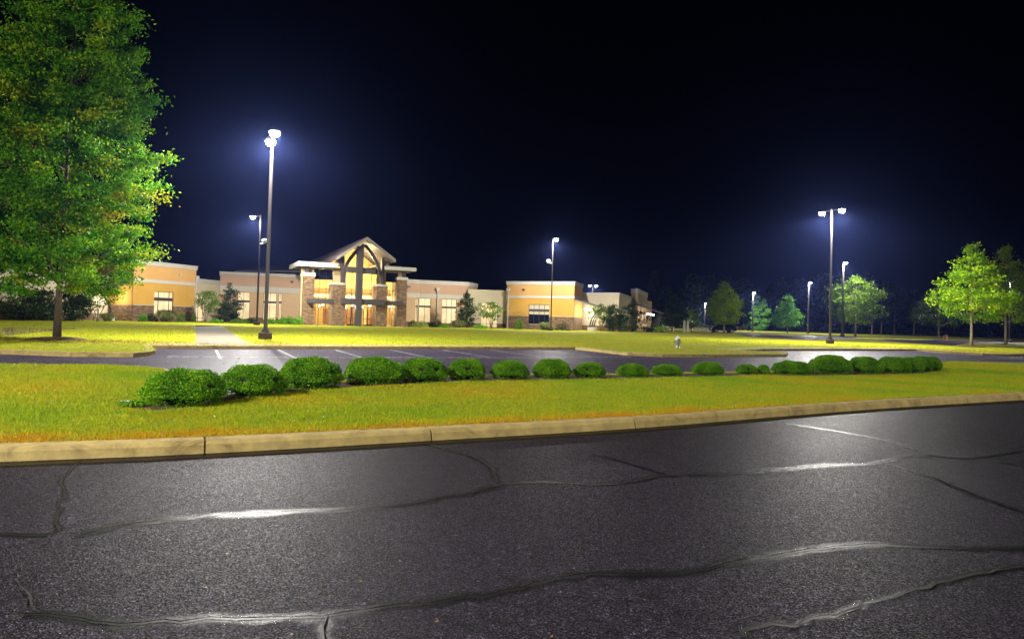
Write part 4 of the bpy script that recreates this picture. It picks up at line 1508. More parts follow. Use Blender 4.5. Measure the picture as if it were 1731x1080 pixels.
# ---- cream wing at the far left, behind the big tree
K = [gd(-220, 68), gd(60, 80), gd(152, 88), gd(190, 93)]
for a, b_ in zip(K, K[1:]):
    pl_ = Plane((a.x, a.y), (b_.x, b_.y))
    part('wall', pl_.wall(MB(), 0, pl_.L, 0.1, 5.4, []), M['cream'])
    part('cornice', pl_.box(MB(), -.05, pl_.L + .05, 5.4, 5.8, -.3, 0.12), M['trim'])
    part('stone_base', pl_.wall(MB(), 0, pl_.L, 0.1, 1.0, [], d=0.05), M['stone'])
roof_sheet([K[0], K[1], K[2], K[3], K[3] + Vector((-6, 12, 0)), K[0] + Vector((-14, 14, 0))], 5.6)


# ---- side porches: lean-to roof on curved steel ribs, white lamps under it
def porch(W0, W1, out, depth, zhi, zlo, n, lamp_w, label=None):
    """W0-W1: wall foot line; out: unit vector away from the wall"""
    W0 = Vector((W0.x, W0.y, 0)); W1 = Vector((W1.x, W1.y, 0))
    z = lambda h: Vector((0, 0, h))
    mb = MB()
    a, b_, c, d = W0 + z(zhi), W1 + z(zhi), W1 + out * depth + z(zlo), W0 + out * depth + z(zlo)
    th = z(-0.22)
    mb.hexa([a + th, b_ + th, c + th, d + th, a, b_, c, d])
    rf = part('porch_roof', mb, M['roof_metal'])
    for k in range(n):
        t = (k + 0.15) / (n - 0.7)
        base = W0.lerp(W1, t) + out * depth * 0.55
        mb = MB()
        pts = []
        for q in range(9):
            s = q / 8
            pts.append(base + out * (depth * 0.42 * s ** 2.2) + z(0.7 + (zlo - 0.95) * s + (0.25 * s)))
        mb.tube(pts, [0.13] * 9, 6)
        part('porch_rib', mb, M['steel_grey'])
        mb = MB()
        x_, y_ = base.x, base.y
        mb.box(x_ - .35, x_ + .35, y_ - .35, y_ + .35, 0.12, 0.75)
        part('pier', mb, M['trim'])
    mid = W0.lerp(W1, 0.5)
    for t in (0.2, 0.55, 0.85):
        q = W0.lerp(W1, t) + out * depth * 0.35
        mb = MB(); mb.lathe([(0.05, -.22), (0.2, -.2), (0.22, .1), (0.05, .12)], 12, (q.x, q.y, zlo - 0.2))
        part('porch_lamp', mb, M['small_lamp'])
        l = bpy.data.lights.new('porch_light', 'POINT'); l.energy = lamp_w; l.color = (1.0, 0.93, 0.82); l.shadow_soft_size = 0.25
        lo = bpy.data.objects.new('porch_light', l); COL.objects.link(lo); lo.location = (q.x, q.y, zlo - 0.75)
    return rf


outR = Vector((plRs.n.x, plRs.n.y, 0))
porch(RB + plRs.u * 0.3, RC, outR, 4.6, plRs.z(975, 506), 3.9, 4, 420)
outS = Vector((S[2].y - S[1].y, -(S[2].x - S[1].x), 0)).normalized()
porch(S[1] + Vector((0.2, 0, 0)), S[2], outS, 4.6, 5.2, 3.7, 4, 300)
outL = Vector((plLs.n.x, plLs.n.y, 0))
porch(LA.lerp(Lside, 0.75), LA.lerp(Lside, 0.03), outL, 4.6, 5.2, 3.9, 4, 420)

# ---- entrance
EA = gd(506.3, 97.0)
EB = EA + U * 15.4
E = Plane((EA.x, EA.y), (EB.x, EB.y))


def epx(X, Y): return 500 + X / 6.355, 390 + Y / 6.355
def es(X, Y=600, d=0.0): return E.F(*epx(X, Y), d)[0]
def ez(X, Y, d=0.0): return E.F(*epx(X, Y), d)[1]


def pillar(x0, x1, ytop_cap, ycap0, d0, d1):
    s0, s1 = es(x0, 700, d1), es(x1, 700, d1)
    zc0 = ez((x0 + x1) / 2, ycap0, d1); zc1 = ez((x0 + x1) / 2, ytop_cap, d1)
    o = part('stone_pillar', E.box(MB(), s0, s1, 0.1, zc0, d0, d1), M['stone'])
    E.box(mbc := MB(), s0 - .08, s1 + .08, zc0, zc1, d0 - .02, d1 + .08)
    mbc.build('cap', M['trim'], o)
    return s0, s1, zc1


pOL = pillar(78, 197, 450, 487, -3.2, 0.0)
pIL = pillar(388, 533, 560, 580, -2.0, 0.9)
pIR = pillar(866, 985, 573, 598, -2.0, 0.9)
pOR = pillar(1088, 1193, 500, 530, -3.2, 0.0)

GD = -1.2   # glass plane
def glass_bay(x0, x1, ylist_dark, ytop, cols, zrows, name='curtain_wall'):
    s0, s1 = es(x0, 600, GD), es(x1, 600, GD)
    z1 = ez((x0 + x1) / 2, ytop, GD)
    mb = MB(); t = 0.05
    E.box(mb, s0, s0 + t, 0.15, z1, GD, GD + .12); E.box(mb, s1 - t, s1, 0.15, z1, GD, GD + .12)
    E.box(mb, s0 + t, s1 - t, z1 - t, z1, GD, GD + .12); E.box(mb, s0 + t, s1 - t, 0.15, 0.2, GD, GD + .12)
    for c in cols:
        s = es(c, 600, GD); E.box(mb, s - t / 2, s + t / 2, 0.2, z1 - t, GD, GD + .117)
    for zr in zrows:
        E.box(mb, s0 + t, s1 - t, zr - t / 2, zr + t / 2, GD, GD + .114)
    fr = part(name, mb, M['frame'])
    mb = MB(); E.box(mb, s0 + .01, s1 - .01, 0.17, z1 - .01, GD + .03, GD + .045)
    mb.build('pane', M['clear_glass'], fr)
    return fr, s0, s1, z1


zr = lambda ys, x=600: [ez(x, y, GD) for y in ys]
frL, l0, l1, lz = glass_bay(190, 395, None, 412, [250, 325], zr([525, 622, 660, 820], 290))
mb = MB(); E.box(mb, l0 + .06, l1 - .06, ez(290, 523, GD), lz - .06, GD + .05, GD + .08); mb.build('dark_pane', M['dark_glass'], frL)
frR, r0, r1, rz = glass_bay(962, 1092, None, 450, [1042], zr([552, 645, 688, 840], 1020))
mb = MB(); E.box(mb, r0 + .06, r1 - .06, ez(1020, 550, GD), rz - .06, GD + .05, GD + .08); mb.build('dark_pane', M['dark_glass'], frR)
frC, c0, c1, cz = glass_bay(533, 866, None, 398, [600, 810], zr([460, 527, 630, 672, 820], 700), 'curtain_wall')
# apex glazing (polygon) above
apx = epx(770, 100)
Pz = lambda X, Y, d: E.P(*E.F(*epx(X, Y), d), d)
mb = MB()
gpoly = [(533, 396), (866, 396), (925, 350), (925, 268), (770, 120), (700, 170), (527, 258), (527, 340)]
gl_f = [Pz(x, y, GD + .04) for x, y in gpoly]; gl_b = [Pz(x, y, GD + .02) for x, y in gpoly]
mb.prism(gl_f, gl_b)
gf = part('gable_window', mb, M['clear_glass'])
mb = MB()
E.box(mb, es(533, 600, GD), es(866, 600, GD), ez(700, 455, GD), ez(700, 396, GD), GD + .05, GD + .3)
mb.build('spandrel', M['steel_grey'], gf)
mb = MB()
zt = ez(780, 243, GD)
E.box(mb, es(600, 243, GD), es(870, 243, GD), zt - .03, zt + .03, GD + .05, GD + .1)
mb.build('mullion', M['frame'], gf)

# tan tower walls beside/above the glass
def erect(x0, x1, y0, y1, d, mat, name, holes=(), depth=.3):
    s0, s1 = es(x0, (y0 + y1) / 2, d), es(x1, (y0 + y1) / 2, d)
    za, zb = (0.1 if y1 is None else ez((x0 + x1) / 2, y1, d)), ez((x0 + x1) / 2, y0, d)
    hs = [(h[0], h[1], h[2], h[3]) for h in holes]
    return part(name, E.wall(MB(), s0, s1, za, zb, hs, d=d, depth=depth), M[mat])

sL0, sL1 = es(60, 400, GD + .02), es(488, 500, GD + .02)
zTL = ez(300, 388, GD)
part('tower_wall', E.wall(MB(), sL0, c0 + 0.05, 0.1, zTL, [(l0, l1, 0.12, lz)], d=GD + .2, depth=.3), M['tan'])
sR1 = es(1150, 430, GD)
zTR = ez(1050, 428, GD)
part('tower_wall', E.wall(MB(), c1 - 0.05, sR1, 0.1, zTR, [(r0, r1, 0.12, rz)], d=GD + .2, depth=.3), M['tan'])
# walls between tower tops and the gable roof
mb = MB(); mb.prism([Pz(x, y, GD + .1) for x, y in ((395, 386), (527, 386), (527, 262), (440, 300))], [Pz(x, y, GD - .1) for x, y in ((395, 386), (527, 386), (527, 262), (440, 300))])
part('gable_wall', mb, M['tan'])
mb = MB(); mb.prism([Pz(x, y, GD + .1) for x, y in ((925, 420), (1010, 420), (1000, 300), (925, 262))], [Pz(x, y, GD - .1) for x, y in ((925, 420), (1010, 420), (1000, 300), (925, 262))])
part('gable_wall', mb, M['tan'])
# short piers above outer pillars carrying the flat roofs
for x0, x1, y0, y1 in ((100, 143, 384, 450), (1155, 1187, 430, 497)):
    part('roof_pier', E.box(MB(), es(x0, 420), es(x1, 420), ez(x0, y1), ez(x0, y0), -0.6, -0.1), M['steel_grey'])
# flat side roofs with white fascia
for x0, x1, y0, y1, nm in ((28, 448, 342, 388, 'flat_canopy'), (958, 1290, 393, 428, 'flat_canopy')):
    d = 0.8
    s0, s1 = es(x0, y0, d), es(x1, y0, d)
    zt_, zb_ = ez((x0 + x1) / 2, y0, d), ez((x0 + x1) / 2, y1, d)
    o = part(nm, E.box(MB(), s0, s1, zb_ + .05, zt_, -9.0, d), M['steel_grey'])
    E.box(mb := MB(), s0 - .06, s1 + .06, zb_, zt_ + .04, d, d + .12)
    mb.build('fascia', M['white_trim'], o)
    E.box(mb := MB(), s0 - .06, s0, zb_, zt_ + .04, -9.0, d)
    E.box(mb, s1, s1 + .06, zb_, zt_ + .04, -9.0, d)
    mb.build('fascia', M['white_trim'], o)

# steel beams over the doors
for x0, x1, y0, y1, dd in ((128, 405, 730, 782, 1.0), (490, 958, 735, 795, 1.8), (985, 1165, 757, 803, 1.0)):
    s0, s1 = es(x0, y0, dd), es(x1, y0, dd)
    part('entrance_canopy', E.box(MB(), s0, s1, ez((x0 + x1) / 2, y1, dd), ez((x0 + x1) / 2, y0, dd), GD + .2, dd), M['cross_grey'], bevel=.05)
# cross upright
DC = 1.95
sc0, sc1 = es(652, 700, DC), es(716, 700, DC)
part('cross_post', E.box(MB(), sc0, sc1, 0.15, ez(700, 165, DC), DC - 1.0, DC), M['cross_grey'])
part('cross_bar', E.box(MB(), es(556, 420, DC), sc0 - .01, ez(700, 440, DC), ez(700, 392, DC), DC - .7, DC - .15), M['cross_grey'])
part('cross_bar', E.box(MB(), sc1 + .01, es(862, 420, DC), ez(700, 455, DC), ez(700, 403, DC), DC - .7, DC - .15), M['cross_grey'])

# gothic arch braces, posts
def band2d(pts, wpx, d0, d1, name):
    P2 = [Vector((E.F(*epx(x, y), d1)[0], E.F(*epx(x, y), d1)[1], 0)) for x, y in pts]
    sm = smooth_line([(p.x, p.y) for p in P2], 5)
    L_, R_ = [], []
    for i, p in enumerate(sm):
        t = (sm[min(len(sm) - 1, i + 1)] - sm[max(0, i - 1)]).normalized()
        n = Vector((-t.y, t.x, 0)) * (wpx / 2)
        L_.append(p + n); R_.append(p - n)
    mb = MB()
    vs = []
    for l, r in zip(L_, R_):
        vs += [E.P(l.x, l.y, d1), E.P(r.x, r.y, d1), E.P(r.x, r.y, d0), E.P(l.x, l.y, d0)]
    fs = [(0, 1, 2, 3)]
    for i in range(len(L_) - 1):
        a = i * 4; b_ = a + 4
        for k in range(4):
            fs.append((a + k, b_ + k, b_ + (k + 1) % 4, a + (k + 1) % 4))
    e = (len(L_) - 1) * 4
    fs.append((e + 3, e + 2, e + 1, e))
    mb.add(vs, fs)
    return part(name, mb, M['steel_grey'])

band2d([(515, 555), (522, 460), (548, 370), (600, 285), (660, 215), (735, 150)], 0.42, 0.75, 1.25, 'arch_brace')
band2d([(930, 570), (915, 470), (885, 370), (845, 290), (800, 220), (745, 155)], 0.42, 0.75, 1.25, 'arch_brace')
band2d([(505, 555), (505, 420), (505, 275)], 0.40, 0.0, 0.74, 'arch_post')
band2d([(938, 570), (940, 420), (940, 290)], 0.40, 0.0, 0.74, 'arch_post')
band2d([(500, 400), (478, 335), (430, 292)], 0.25, 0.1, 0.6, 'eave_brace')
band2d([(945, 400), (965, 350), (1000, 325)], 0.25, 0.1, 0.6, 'eave_brace')

# main gable roof
DF = 2.6
ap = E.F(*epx(770, 66), DF); el = E.F(*epx(440, 282), DF); er = E.F(*epx(1075, 306), DF)
zE = (el[1] + er[1]) / 2
for (sx_, zx_) in (el, er):
    mb = MB()
    LB_ = 48.0
    a0, a1 = E.P(ap[0], ap[1], DF), E.P(ap[0], ap[1], -LB_)
    b0, b1 = E.P(sx_, zx_, DF), E.P(sx_, zx_, -LB_)
    t = Vector((0, 0, -0.42))
    if sx_ < ap[0]: mb.hexa([b0 + t, a0 + t, a1 + t, b1 + t, b0, a0, a1, b1])
    else: mb.hexa([a0 + t, b0 + t, b1 + t, a1 + t, a0, b0, b1, a1])
    rf = part('gable_roof', mb, M['roof_metal'])
    mb = MB()
    f = E.n * 0.05
    q = [a0 + f * 1, b0 + f * 1, b0 + t + f * 1, a0 + t + f * 1]; q2 = [p_ - f * .98 for p_ in q]
    mb.prism(q, q2)
    mb.build('fascia', plain('fascia_grey', (0.30, 0.27, 0.25), 0.6), rf)
    # standing seams
    if sx_ < ap[0]:
        mb = MB()
        for k in range(1, 40):
            dd = DF - k * 1.2
            p0 = E.P(ap[0], ap[1], dd) + Vector((0, 0, .02)); p1 = E.P(sx_, zx_, dd) + Vector((0, 0, .02))
            mb.tube([p0, p1], 0.035, 4)
        mb.build('roof_seams', M['roof_metal'], rf)
# nave side wall under the left slope and lower rear roof
part('nave_wall', E.box(MB(), el[0] + 1.2, er[0] - 1.2, 6.0, min(el[1], er[1]) - .05, -46, GD - 7.2), M['tan'])
q0, q1, q2_, q3 = atY(396, 457.5, 113), atY(560, 457.5, 113), atY(545, 438.5, 134), atY(408, 455.5, 124)
t = Vector((0, 0, -.25))
mb = MB(); mb.hexa([q0 + t, q1 + t, q2_ + t, q3 + t, q0, q1, q2_, q3])
part('wing_roof', mb, M['roof_metal'])

# interior of the entrance hall
iz = lz
mb = MB()
IS0, IS1, ID = l0 - 0.6, r1 + 0.6, GD - 7.0
def quad(a, b_, c, d): mb.add([a, b_, c, d], [(0, 1, 2, 3)])
mb.poly([E.P(IS0, 0.16, ID), E.P(IS1, 0.16, ID), E.P(IS1, 9, ID), E.P(er[0] - .1, 9, ID), E.P(er[0] - .1, zE - .5, ID), E.P(ap[0], ap[1] - .5, ID), E.P(el[0] + .1, zE - .5, ID), E.P(el[0] + .1, 9, ID), E.P(IS0, 9, ID)])
quad(E.P(IS0, 0.16, GD - .15), E.P(IS0, 0.16, ID), E.P(IS0, 9, ID), E.P(IS0, 9, GD - .15))
quad(E.P(IS1, 0.16, GD - .15), E.P(IS1, 0.16, ID), E.P(IS1, 9, ID), E.P(IS1, 9, GD - .15))
part('hall_wall', mb, M['interior'])
mb = MB(); quad(E.P(IS0, 0.17, GD), E.P(IS1, 0.17, GD), E.P(IS1, 0.17, ID), E.P(IS0, 0.17, ID))
part('hall_floor', mb, M['tan'])
mb = MB()
quad(E.P(IS0, 9.0, GD - .12), E.P(c0, 9.0, GD - .12), E.P(c0, 9.0, ID), E.P(IS0, 9.0, ID))
quad(E.P(c1, 9.0, GD - .12), E.P(IS1, 9.0, GD - .12), E.P(IS1, 9.0, ID), E.P(c1, 9.0, ID))
part('hall_ceiling', mb, M['ceiling'])
# balcony slab and inner stone piers, doors to the sanctuary
part('balcony', E.box(MB(), IS0 + .1, IS1 - .1, 4.2, 4.6, ID + .1, ID + 2.2), M['ceiling'])
for f_ in (0.10, 0.36, 0.60, 0.90):
    s = IS0 + (IS1 - IS0) * f_
    part('inner_pier', E.box(MB(), s - .55, s + .55, 0.18, 4.18, ID + 1.0, ID + 1.8), M['stone'])
for f_ in (0.27, 0.52, 0.77):
    s = IS0 + (IS1 - IS0) * f_
    part('inner_door', E.box(MB(), s - .42, s + .42, 0.18, 2.6, ID + .02, ID + .1), M['wood'])
# entrance doors in front bay
for X0, X1 in ((545, 592), (592, 640), (722, 768), (768, 815)):
    s0, s1 = es(X0, 900, GD), es(X1, 900, GD)
    z1 = 2.75
    mb = MB(); t = 0.07; dd = GD + .13
    E.box(mb, s0, s0 + t, .18, z1, dd, dd + .06); E.box(mb, s1 - t, s1, .18, z1, dd, dd + .06)
    E.box(mb, s0 + t, s1 - t, z1 - t, z1, dd, dd + .06); E.box(mb, s0 + t, s1 - t, .18, .36, dd, dd + .06)
    E.box(mb, s0 + t, s1 - t, 1.15, 1.23, dd, dd + .06)
    o = part('door', mb, M['frame'])
    mb = MB(); mb.tube([E.P(s1 - .16, 1.0, dd + .12), E.P(s1 - .16, 1.5, dd + .12)], .02, 6); mb.build('handle', M['silver'], o)

for (s, z, d, w, r) in ((l0 + 1.5, 7.6, GD - 3, 1250, .3), ((c0 + c1) / 2, 9.2, GD - 3, 2000, .3), (r1 - 1.2, 7.6, GD - 3, 1100, .3),
                        (l0 + 1.5, 3.5, GD - 2.5, 1800, .2), ((c0 + c1) / 2, 3.6, GD - 2.5, 2600, .2), (r1 - 1.0, 3.5, GD - 2.5, 2000, .2)):
    p_ = E.P(s, z, d)
    l = bpy.data.lights.new('hall_light', 'POINT'); l.energy = w; l.color = (1.0, 0.78, 0.42); l.shadow_soft_size = r
    lo = bpy.data.objects.new('hall_light', l); COL.objects.link(lo); lo.location = p_
# downlights under the canopies
for X, Y, dd in ((290, 790, 0.3), (610, 800, 1.0), (795, 803, 1.0), (1005, 810, 0.3)):
    s = es(X, Y, dd); z_ = ez(X, Y, dd) + .02
    mb = MB(); p_ = E.P(s, z_, dd); mb.lathe([(.03, -.16), (.12, -.12), (.13, 0)], 10, (p_.x, p_.y, p_.z))
    part('downlight', mb, M['small_lamp'])
    l = bpy.data.lights.new('downlight_lamp', 'POINT'); l.energy = 60; l.color = (1, .85, .6); l.shadow_soft_size = .1
    lo = bpy.data.objects.new('downlight_lamp', l); COL.objects.link(lo); lo.location = p_ + Vector((0, 0, -.3))

# ------------------------------------------------------------------ planting by the building
def at2(px, Y):
    p = gd(px, Y); return Vector((p.x, p.y, 0.15))

def p_mag(t): return max(0.05, math.sin(math.pi * (0.18 + 0.78 * t))) ** 0.8 * (1 - 0.25 * t)
for px, Y, h, R, lab in ((388, 101, 5.7, 1.45, 'dark conical magnolia left of the first lit wing window'),
                         (789, 113, 5.2, 1.5, 'dark conical magnolia at the right end of the right pink wing'),
                         (1036, 112, 4.4, 1.5, 'dark magnolia in front of the cream wing, left of the biggest one'),
                         (1068, 118, 4.8, 2.6, 'biggest dark magnolia before the far porch at right')):
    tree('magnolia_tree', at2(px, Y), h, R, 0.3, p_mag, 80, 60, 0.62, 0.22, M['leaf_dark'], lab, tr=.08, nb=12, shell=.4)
for px, Y, h, R, lab in ((347, 96, 4.3, 1.35, 'small drooping crape myrtle by the left connector door'),
                         (830, 113, 4.0, 1.9, 'multi-stem crape myrtle before the right connector door'),
                         (165, 82, 4.4, 2.2, 'multi-stem crape myrtle by the left porch, behind the big tree'),
                         (1016, 113, 4.2, 2.0, 'multi-stem crape myrtle before the bright right porch')):
    tree('crape_myrtle', at2(px, Y), h, R, 1.5, p_vase, 40, 42, 0.65, 0.24, M['leaf_mid'], lab, tr=.06, stems=4, bmat=M['pale_bark'])
for px, Y, h, R, lab in ((42, 76, 3.3, 3.0, 'wide dark bush against the wall at the far left'), (72, 78, 3.2, 2.2, 'dark bush left of the big tree trunk by the wall'),
                         (122, 80, 3.4, 1.9, 'dark airy bush right of the big tree trunk')):
    tree('dark_bush', at2(px, Y), h, R, 0.2, p_mag, 90, 55, 0.7, 0.22, M['leaf_dark'], lab, 'bush', tr=.06, nb=10)

tuft('fountain_grass', at2(182, 84), 1.1, 1.1, 500, M['leaf_tuft'], 'pale fountain grass clump by the left porch', 'ornamental grass', 'fountain grass clumps', wid=.03)
tuft('fountain_grass', at2(281, 91), 1.7, 1.75, 900, M['leaf_tuft'], 'tall fountain grass clump under the left yellow block window', 'ornamental grass', 'fountain grass clumps', wid=.03)
tuft('fountain_grass', at2(922, 110), 1.5, 1.35, 800, M['leaf_tuft'], 'fountain grass clump at the foot of the lamp before the right yellow block', 'ornamental grass', 'fountain grass clumps', wid=.03)
tuft('fountain_grass', at2(774, 111), 1.5, 1.3, 700, M['leaf_tuft'], 'fountain grass clump left of the dark magnolia at the right wing', 'ornamental grass', 'fountain grass clumps', wid=.03)
G = 'low bushes along the front of the building'
for px, Y, w, h, mt, lab in ((241, 89, 1.1, 1.0, 'leaf_box', 'small round bush at the left corner of the left yellow block'),
                         (256, 90.5, 1.5, 1.05, 'leaf_dark', 'dark low bush left of the tall fountain grass'),
                         (306, 94, 1.3, 1.15, 'leaf_mid', 'small bush right of the tall fountain grass'),
                         (327, 96, 0.7, 1.1, 'leaf_mid', 'narrow bush at the foot of the left downspout'),
                         (366, 94, 1.8, 0.55, 'leaf_box', 'low flat bush in front of the small crape myrtle'),
                         (405, 97, 2.6, 0.7, 'leaf_mid', 'spreading bush below the first lit wing window'),
                         (422, 98, 1.8, 0.7, 'leaf_dark', 'dark low bush left of the lamp foot by the wing'),
                         (461, 99, 2.2, 0.8, 'leaf_box', 'low green bush below the second lit wing window'),
                         (478, 99, 1.3, 1.1, 'leaf_box', 'round bush, leftmost of the trio left of the entrance'),
                         (489, 98, 1.6, 1.2, 'leaf_box', 'round bush, middle of the trio left of the entrance'),
                         (505, 96, 1.5, 1.2, 'leaf_box', 'round bush beside the left outer stone pillar'),
                         (699, 108, 1.9, 1.0, 'leaf_dark', 'dark low bush right of the outer stone pillar'),
                         (709, 105, 3.2, 0.9, 'flower', 'pale yellow-green flowering bush below the right wing window'),
                         (732, 108, 1.6, 0.6, 'leaf_dark', 'dark low bush left of the right wing downspout'),
                         (750, 108, 2.0, 0.5, 'leaf_box', 'low green bush right of the right wing downspout'),
                         (812, 110, 2.4, 0.6, 'leaf_box', 'low bush at the foot of the crape myrtle by the right connector'),
                         (877, 112, 1.5, 1.6, 'leaf_box', 'pointed bush left of the window of the right yellow block'),
                         (951, 110, 2.6, 1.1, 'leaf_dark', 'clipped dark bush at the right corner of the right yellow block'),
                         (1108, 128, 2.2, 1.5, 'leaf_box', 'green bush just right of the far porch'),
                         (1119, 126, 2.6, 1.4, 'leaf_maple', 'bright lime bush right of the far porch'),
                         (1096, 124, 2.0, 1.0, 'leaf_dark', 'dark low bush before the far porch')):
    bush('low_bush', at2(px, Y), w, h, 700, 0.16, M[mt], lab, 'bush', G)

# ------------------------------------------------------------------ small things
# hydrant
hb = at(1145, 588.5, 0.15)
hy = empty('fire_hydrant', (hb.x, hb.y, 0.15)); hy.scale = (1.08,) * 3
tag(hy, 'silver fire hydrant standing on the grass island', 'fire hydrant')
m = MB(); m.lathe([(.17, 0), (.17, .04), (.12, .05), (.11, .08), (.115, .42), (.14, .44), (.15, .47), (.14, .50)], 18); m.build('barrel', M['silver'], hy, smooth=True)
m = MB(); m.lathe([(.155, .50), (.155, .53), (.13, .56), (.10, .62), (.05, .67), (.03, .68), (.03, .73)], 18); m.build('bonnet', M['white_paint'], hy, smooth=True)
for ax, r, L in (((1, 0, 0), .055, .2), ((-1, 0, 0), .055, .2), ((0, -1, 0), .075, .21)):
    m = MB(); a = Vector(ax); m.tube([a * .09 + Vector((0, 0, .36)), a * L + Vector((0, 0, .36))], r, 12); m.tube([a * (L + .002) + Vector((0, 0, .36)), a * (L + .04) + Vector((0, 0, .36))], r * .5, 6)
    m.build('nozzle_cap', M['silver'], hy)

# dark car behind the oak
cb = at(1228, 563.2, 0.15)
car = empty('parked_car', (cb.x, cb.y + 2.5, 0.16), 0.06)
tag(car, 'black estate car parked behind the conical oak', 'car')
prof = [(-2.45, .45), (-2.5, .75), (-2.35, .98), (-1.35, 1.10), (-0.75, 1.55), (-.2, 1.68), (1.5, 1.68), (2.2, 1.5), (2.42, 1.05), (2.48, .6), (2.4, .42)]
m = MB()
fr = [Vector((x, -.92 + (0.12 if z > 1.15 else 0), z)) for x, z in prof]; bk = [Vector((x, .92 - (0.12 if z > 1.15 else 0), z)) for x, z in prof]
m.prism(fr, bk); m.build('body', M['black_paint'], car, bevel=.06)
for x0, x1, x2, x3 in ((-1.1, -.05, -.05, -.55), (.05, 1.0, 1.0, .05), (1.1, 2.05, 1.75, 1.1)):
    for sy in (-1, 1):
        m = MB(); y = sy * .86
        m.prism([Vector((x0, sy * .925, 1.14)), Vector((x1, sy * .925, 1.14)), Vector((x2, sy * .83, 1.58)), Vector((x3, sy * .83, 1.58))],
                [Vector((x0, sy * .80, 1.14)), Vector((x1, sy * .80, 1.14)), Vector((x2, sy * .78, 1.58)), Vector((x3, sy * .78, 1.58))])
        m.build('side_window', M['dark_glass'], car)
m = MB(); m.tube([Vector((.2, -.75, 1.72)), Vector((1.9, -.75, 1.66))], .025, 6); m.build('roof_rail', M['silver'], car)
for x in (-1.55, 1.5):
    for sy in (-1, 1):
        m = MB(); m.tube([Vector((x, sy * .74, .36)), Vector((x, sy * .96, .36))], .36, 20); w_ = m.build('wheel', M['rubber'], car)
        m = MB(); m.tube([Vector((x, sy * .962, .36)), Vector((x, sy * .975, .36))], .24, 14); m.build('rim', M['silver'], w_)
for sy in (-1, 1):
    m = MB(); m.box(2.36, 2.5, sy * .8 - .12, sy * .8 + .12, .85, 1.35); m.build('tail_light', M['red_lens'], car)
    m = MB(); m.box(-2.52, -2.35, sy * .7 - .18, sy * .7 + .18, .72, .9); m.build('headlight', M['silver'], car)

# low pale utility walls left of the car
for i, (x0, x1, lab) in enumerate(((1174, 1184, 'left one of the pale low wall sections left of the black car'), (1187, 1194, 'middle pale low wall section left of the black car'),
                              (1194.8, 1199.5, 'right one of the pale low wall sections, nearest the black car'))):
    a = at2(x0, 150); b_ = at2(x1, 150)
    pl_ = Plane((a.x, a.y), (b_.x, b_.y))
    root = empty('low_wall', (a.x, a.y, 0.15)); tag(root, lab, 'wall', 'pale low wall sections')
    inv = Matrix.Translation((-a.x, -a.y, -0.15))
    o = pl_.box(MB(), 0, pl_.L, .15, .90, -.4, 0).build('wall_body', M['cream'], root); o.matrix_parent_inverse = inv
    o = pl_.box(MB(), -.04, pl_.L + .04, .90, .98, -.44, .04).build('coping', M['trim'], root); o.matrix_parent_inverse = inv
# twin pale posts
for x, lab in ((1156.5, 'left one of two tall pale posts on the lawn'), (1162.5, 'right one of two tall pale posts on the lawn')):
    p_ = at2(x, 128)
    root = empty('pale_post', (p_.x, p_.y, .15)); tag(root, lab, 'post', 'two pale posts')
    m = MB(); m.hexa([(-.17, -.17, 0), (.17, -.17, 0), (.17, .17, 0), (-.17, .17, 0), (-.14, -.14, 2.0), (.14, -.14, 2.0), (.14, .14, 2.0), (-.14, .14, 2.0)])
    m.build('shaft', M['trim'], root)
    m = MB(); m.hexa([(-.2, -.2, 2.002), (.2, -.2, 2.002), (.2, .2, 2.002), (-.2, .2, 2.002), (-.04, -.04, 2.2), (.04, -.04, 2.2), (.04, .04, 2.2), (-.04, .04, 2.2)]); m.build('cap', M['trim'], root)
# white letterbox-like units
for x, w, lab in ((1125, .9, 'white utility box right of the lime bush'), (1133, 1.5, 'white garden table right of the white utility box')):
    p_ = at2(x, 138)
    root = empty('utility_box' if w < 1 else 'garden_table', (p_.x, p_.y, .15)); tag(root, lab, 'utility box' if w < 1 else 'table')
    if w < 1:
        m = MB(); m.box(-.45, .45, -.35, .35, 0, .95); m.build('cabinet', M['white_paint'], root, bevel=.03)
        m = MB(); m.box(-.5, .5, -.4, .4, .952, 1.02); m.build('lid', M['white_paint'], root)
    else:
        m = MB(); m.box(-.75, .75, -.4, .4, .80, .88); m.build('tabletop', M['white_paint'], root)
        for sx_ in (-.6, .6):
            m = MB(); m.box(sx_ - .06, sx_ + .06, -.3, .3, 0, .798); m.build('leg', M['white_paint'], root)
# dark bollard and reader post
p_ = at2(1203.5, 112); root = empty('bollard', (p_.x, p_.y, .15)); tag(root, 'slim dark post on the lawn before the black car', 'bollard')
m = MB(); m.lathe([(.05, 0), (.05, 1.0)], 10); m.build('shaft', M['bronze'], root)
m = MB(); m.lathe([(.09, 1.002), (.09, 1.12), (.04, 1.17)], 10); m.build('cap', M['bronze'], root)
p_ = at2(1598, 118); root = empty('litter_bin', (p_.x, p_.y, .15), .3); tag(root, 'small brown bin between two trees at right', 'litter bin')
m = MB(); m.lathe([(.28, 0), (.33, .75)], 12); m.build('barrel', M['wood'], root)
m = MB(); m.lathe([(.36, .752), (.36, .80), (.2, .92)], 12); m.build('lid', M['bronze'], root)
p_ = at2(1022, 110)

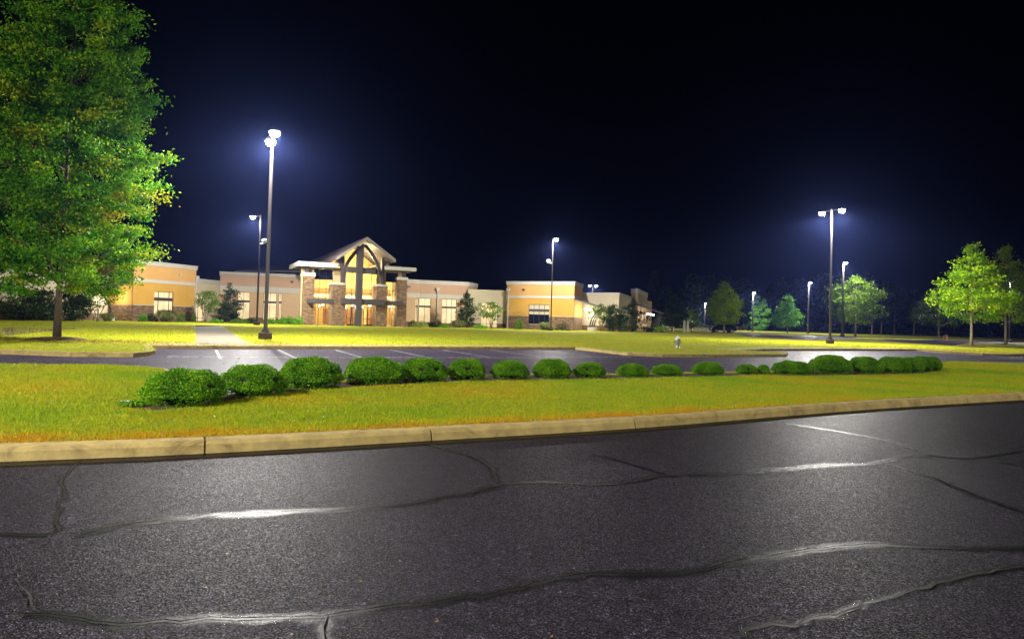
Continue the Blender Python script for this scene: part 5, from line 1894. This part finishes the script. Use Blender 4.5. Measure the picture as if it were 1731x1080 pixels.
# ------------------------------------------------------------------ far woods
def woods():
    cen, nor, ton = [], [], []
    tv, tf = [], []
    mbw = MB()
    for i in range(150):
        px = random.choice([random.uniform(1080, 2050), random.uniform(1150, 1800), random.uniform(-200, 900)])
        Y = random.uniform(245, 310)
        b_ = at2(px, Y)
        H = random.uniform(13, 21) * (0.8 if px < 950 else 1) ; R = random.uniform(3, 5.5)
        z0 = random.uniform(1, 4)
        k = 620
        t = RNG.uniform(0, 1, k); a = RNG.uniform(0, 6.28, k)
        lob = 1 + 0.25 * np.sin(3 * a + i) + 0.2 * np.sin(9 * t + i)
        r = R * np.sin(np.pi * (0.15 + 0.8 * t)) ** 0.7 * lob * RNG.uniform(.5, 1.0, k)
        c = np.stack([b_.x + r * np.cos(a), b_.y + r * np.sin(a), .15 + z0 + (H - z0) * t], 1)
        cen.append(c); nor.append(np.tile([0, 0, 1.0], (k, 1))); ton.append(np.clip(RNG.normal(random.uniform(.3, .6), .2, k), 0, 1))
        mbw.tube([(b_.x, b_.y, .1), (b_.x + .2, b_.y, z0 + 3), (b_.x, b_.y, H * .8)], [.3, .22, .06], 6)
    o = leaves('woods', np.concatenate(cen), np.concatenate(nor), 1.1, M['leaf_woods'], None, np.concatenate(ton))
    tag(o, 'dark dense woods behind the lawns and the building', 'woods', kind='stuff')
    o2 = mbw.build('wood_trunks', M['bark'], o)
    o2['kind'] = 'stuff'
woods()
for px, Y, h in ((1474, 205, 13), (1490, 215, 15), (1512, 220, 14), (1545, 212, 14)):
    tree('woodland_tree', at2(px, Y), h, 2.8, 3.2, p_vase, 40, 30, 1.2, 0.6, M['leaf_woods'],
         {1474: 'left one of two close pale-trunked trees at the wood edge', 1490: 'right one of two close pale-trunked trees at the wood edge',
          1512: 'dark wood-edge tree midway between the olive tree and the shaded one', 1545: 'dark wood-edge tree just left of the shaded tree'}[px],
         tr=.22, nb=8, bmat=M['pale_bark'])
# undergrowth hedge mass at the wood edge
k = 16000
px_ = RNG.uniform(1080, 2000, k)
cc = np.array([gd(p, 238 + 8 * math.sin(p * .03) + random.uniform(-5, 5)) for p in px_])
hgt = 1.9 + 1.1 * np.sin(px_ * .05) + 0.8 * np.sin(px_ * .13)
cc[:, 2] = .15 + RNG.uniform(0, 1, k) ** .8 * np.maximum(hgt, .6)
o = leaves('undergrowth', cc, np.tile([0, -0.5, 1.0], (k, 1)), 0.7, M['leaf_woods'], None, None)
tag(o, 'tangled undergrowth along the edge of the woods', 'undergrowth', kind='stuff')

# ------------------------------------------------------------------ haze
mh = bpy.data.materials.new('haze'); mh.use_nodes = True
nt = mh.node_tree; nt.nodes.clear()
pv = nt.nodes.new('ShaderNodeVolumePrincipled')
pv.inputs['Color'].default_value = (0.20, 0.29, 0.92, 1)
pv.inputs['Density'].default_value = HAZE_DENSITY
pv.inputs['Anisotropy'].default_value = 0.80
ho = nt.nodes.new('ShaderNodeOutputMaterial')
nt.links.new(pv.outputs[0], ho.inputs['Volume'])
mb = MB(); mb.box(-330, 420, -60, 480, -1.1, 27.0)
hz = mb.build('haze', mh); hz['kind'] = 'stuff'
tag(hz, 'thin bluish night haze around the lamps', 'haze')
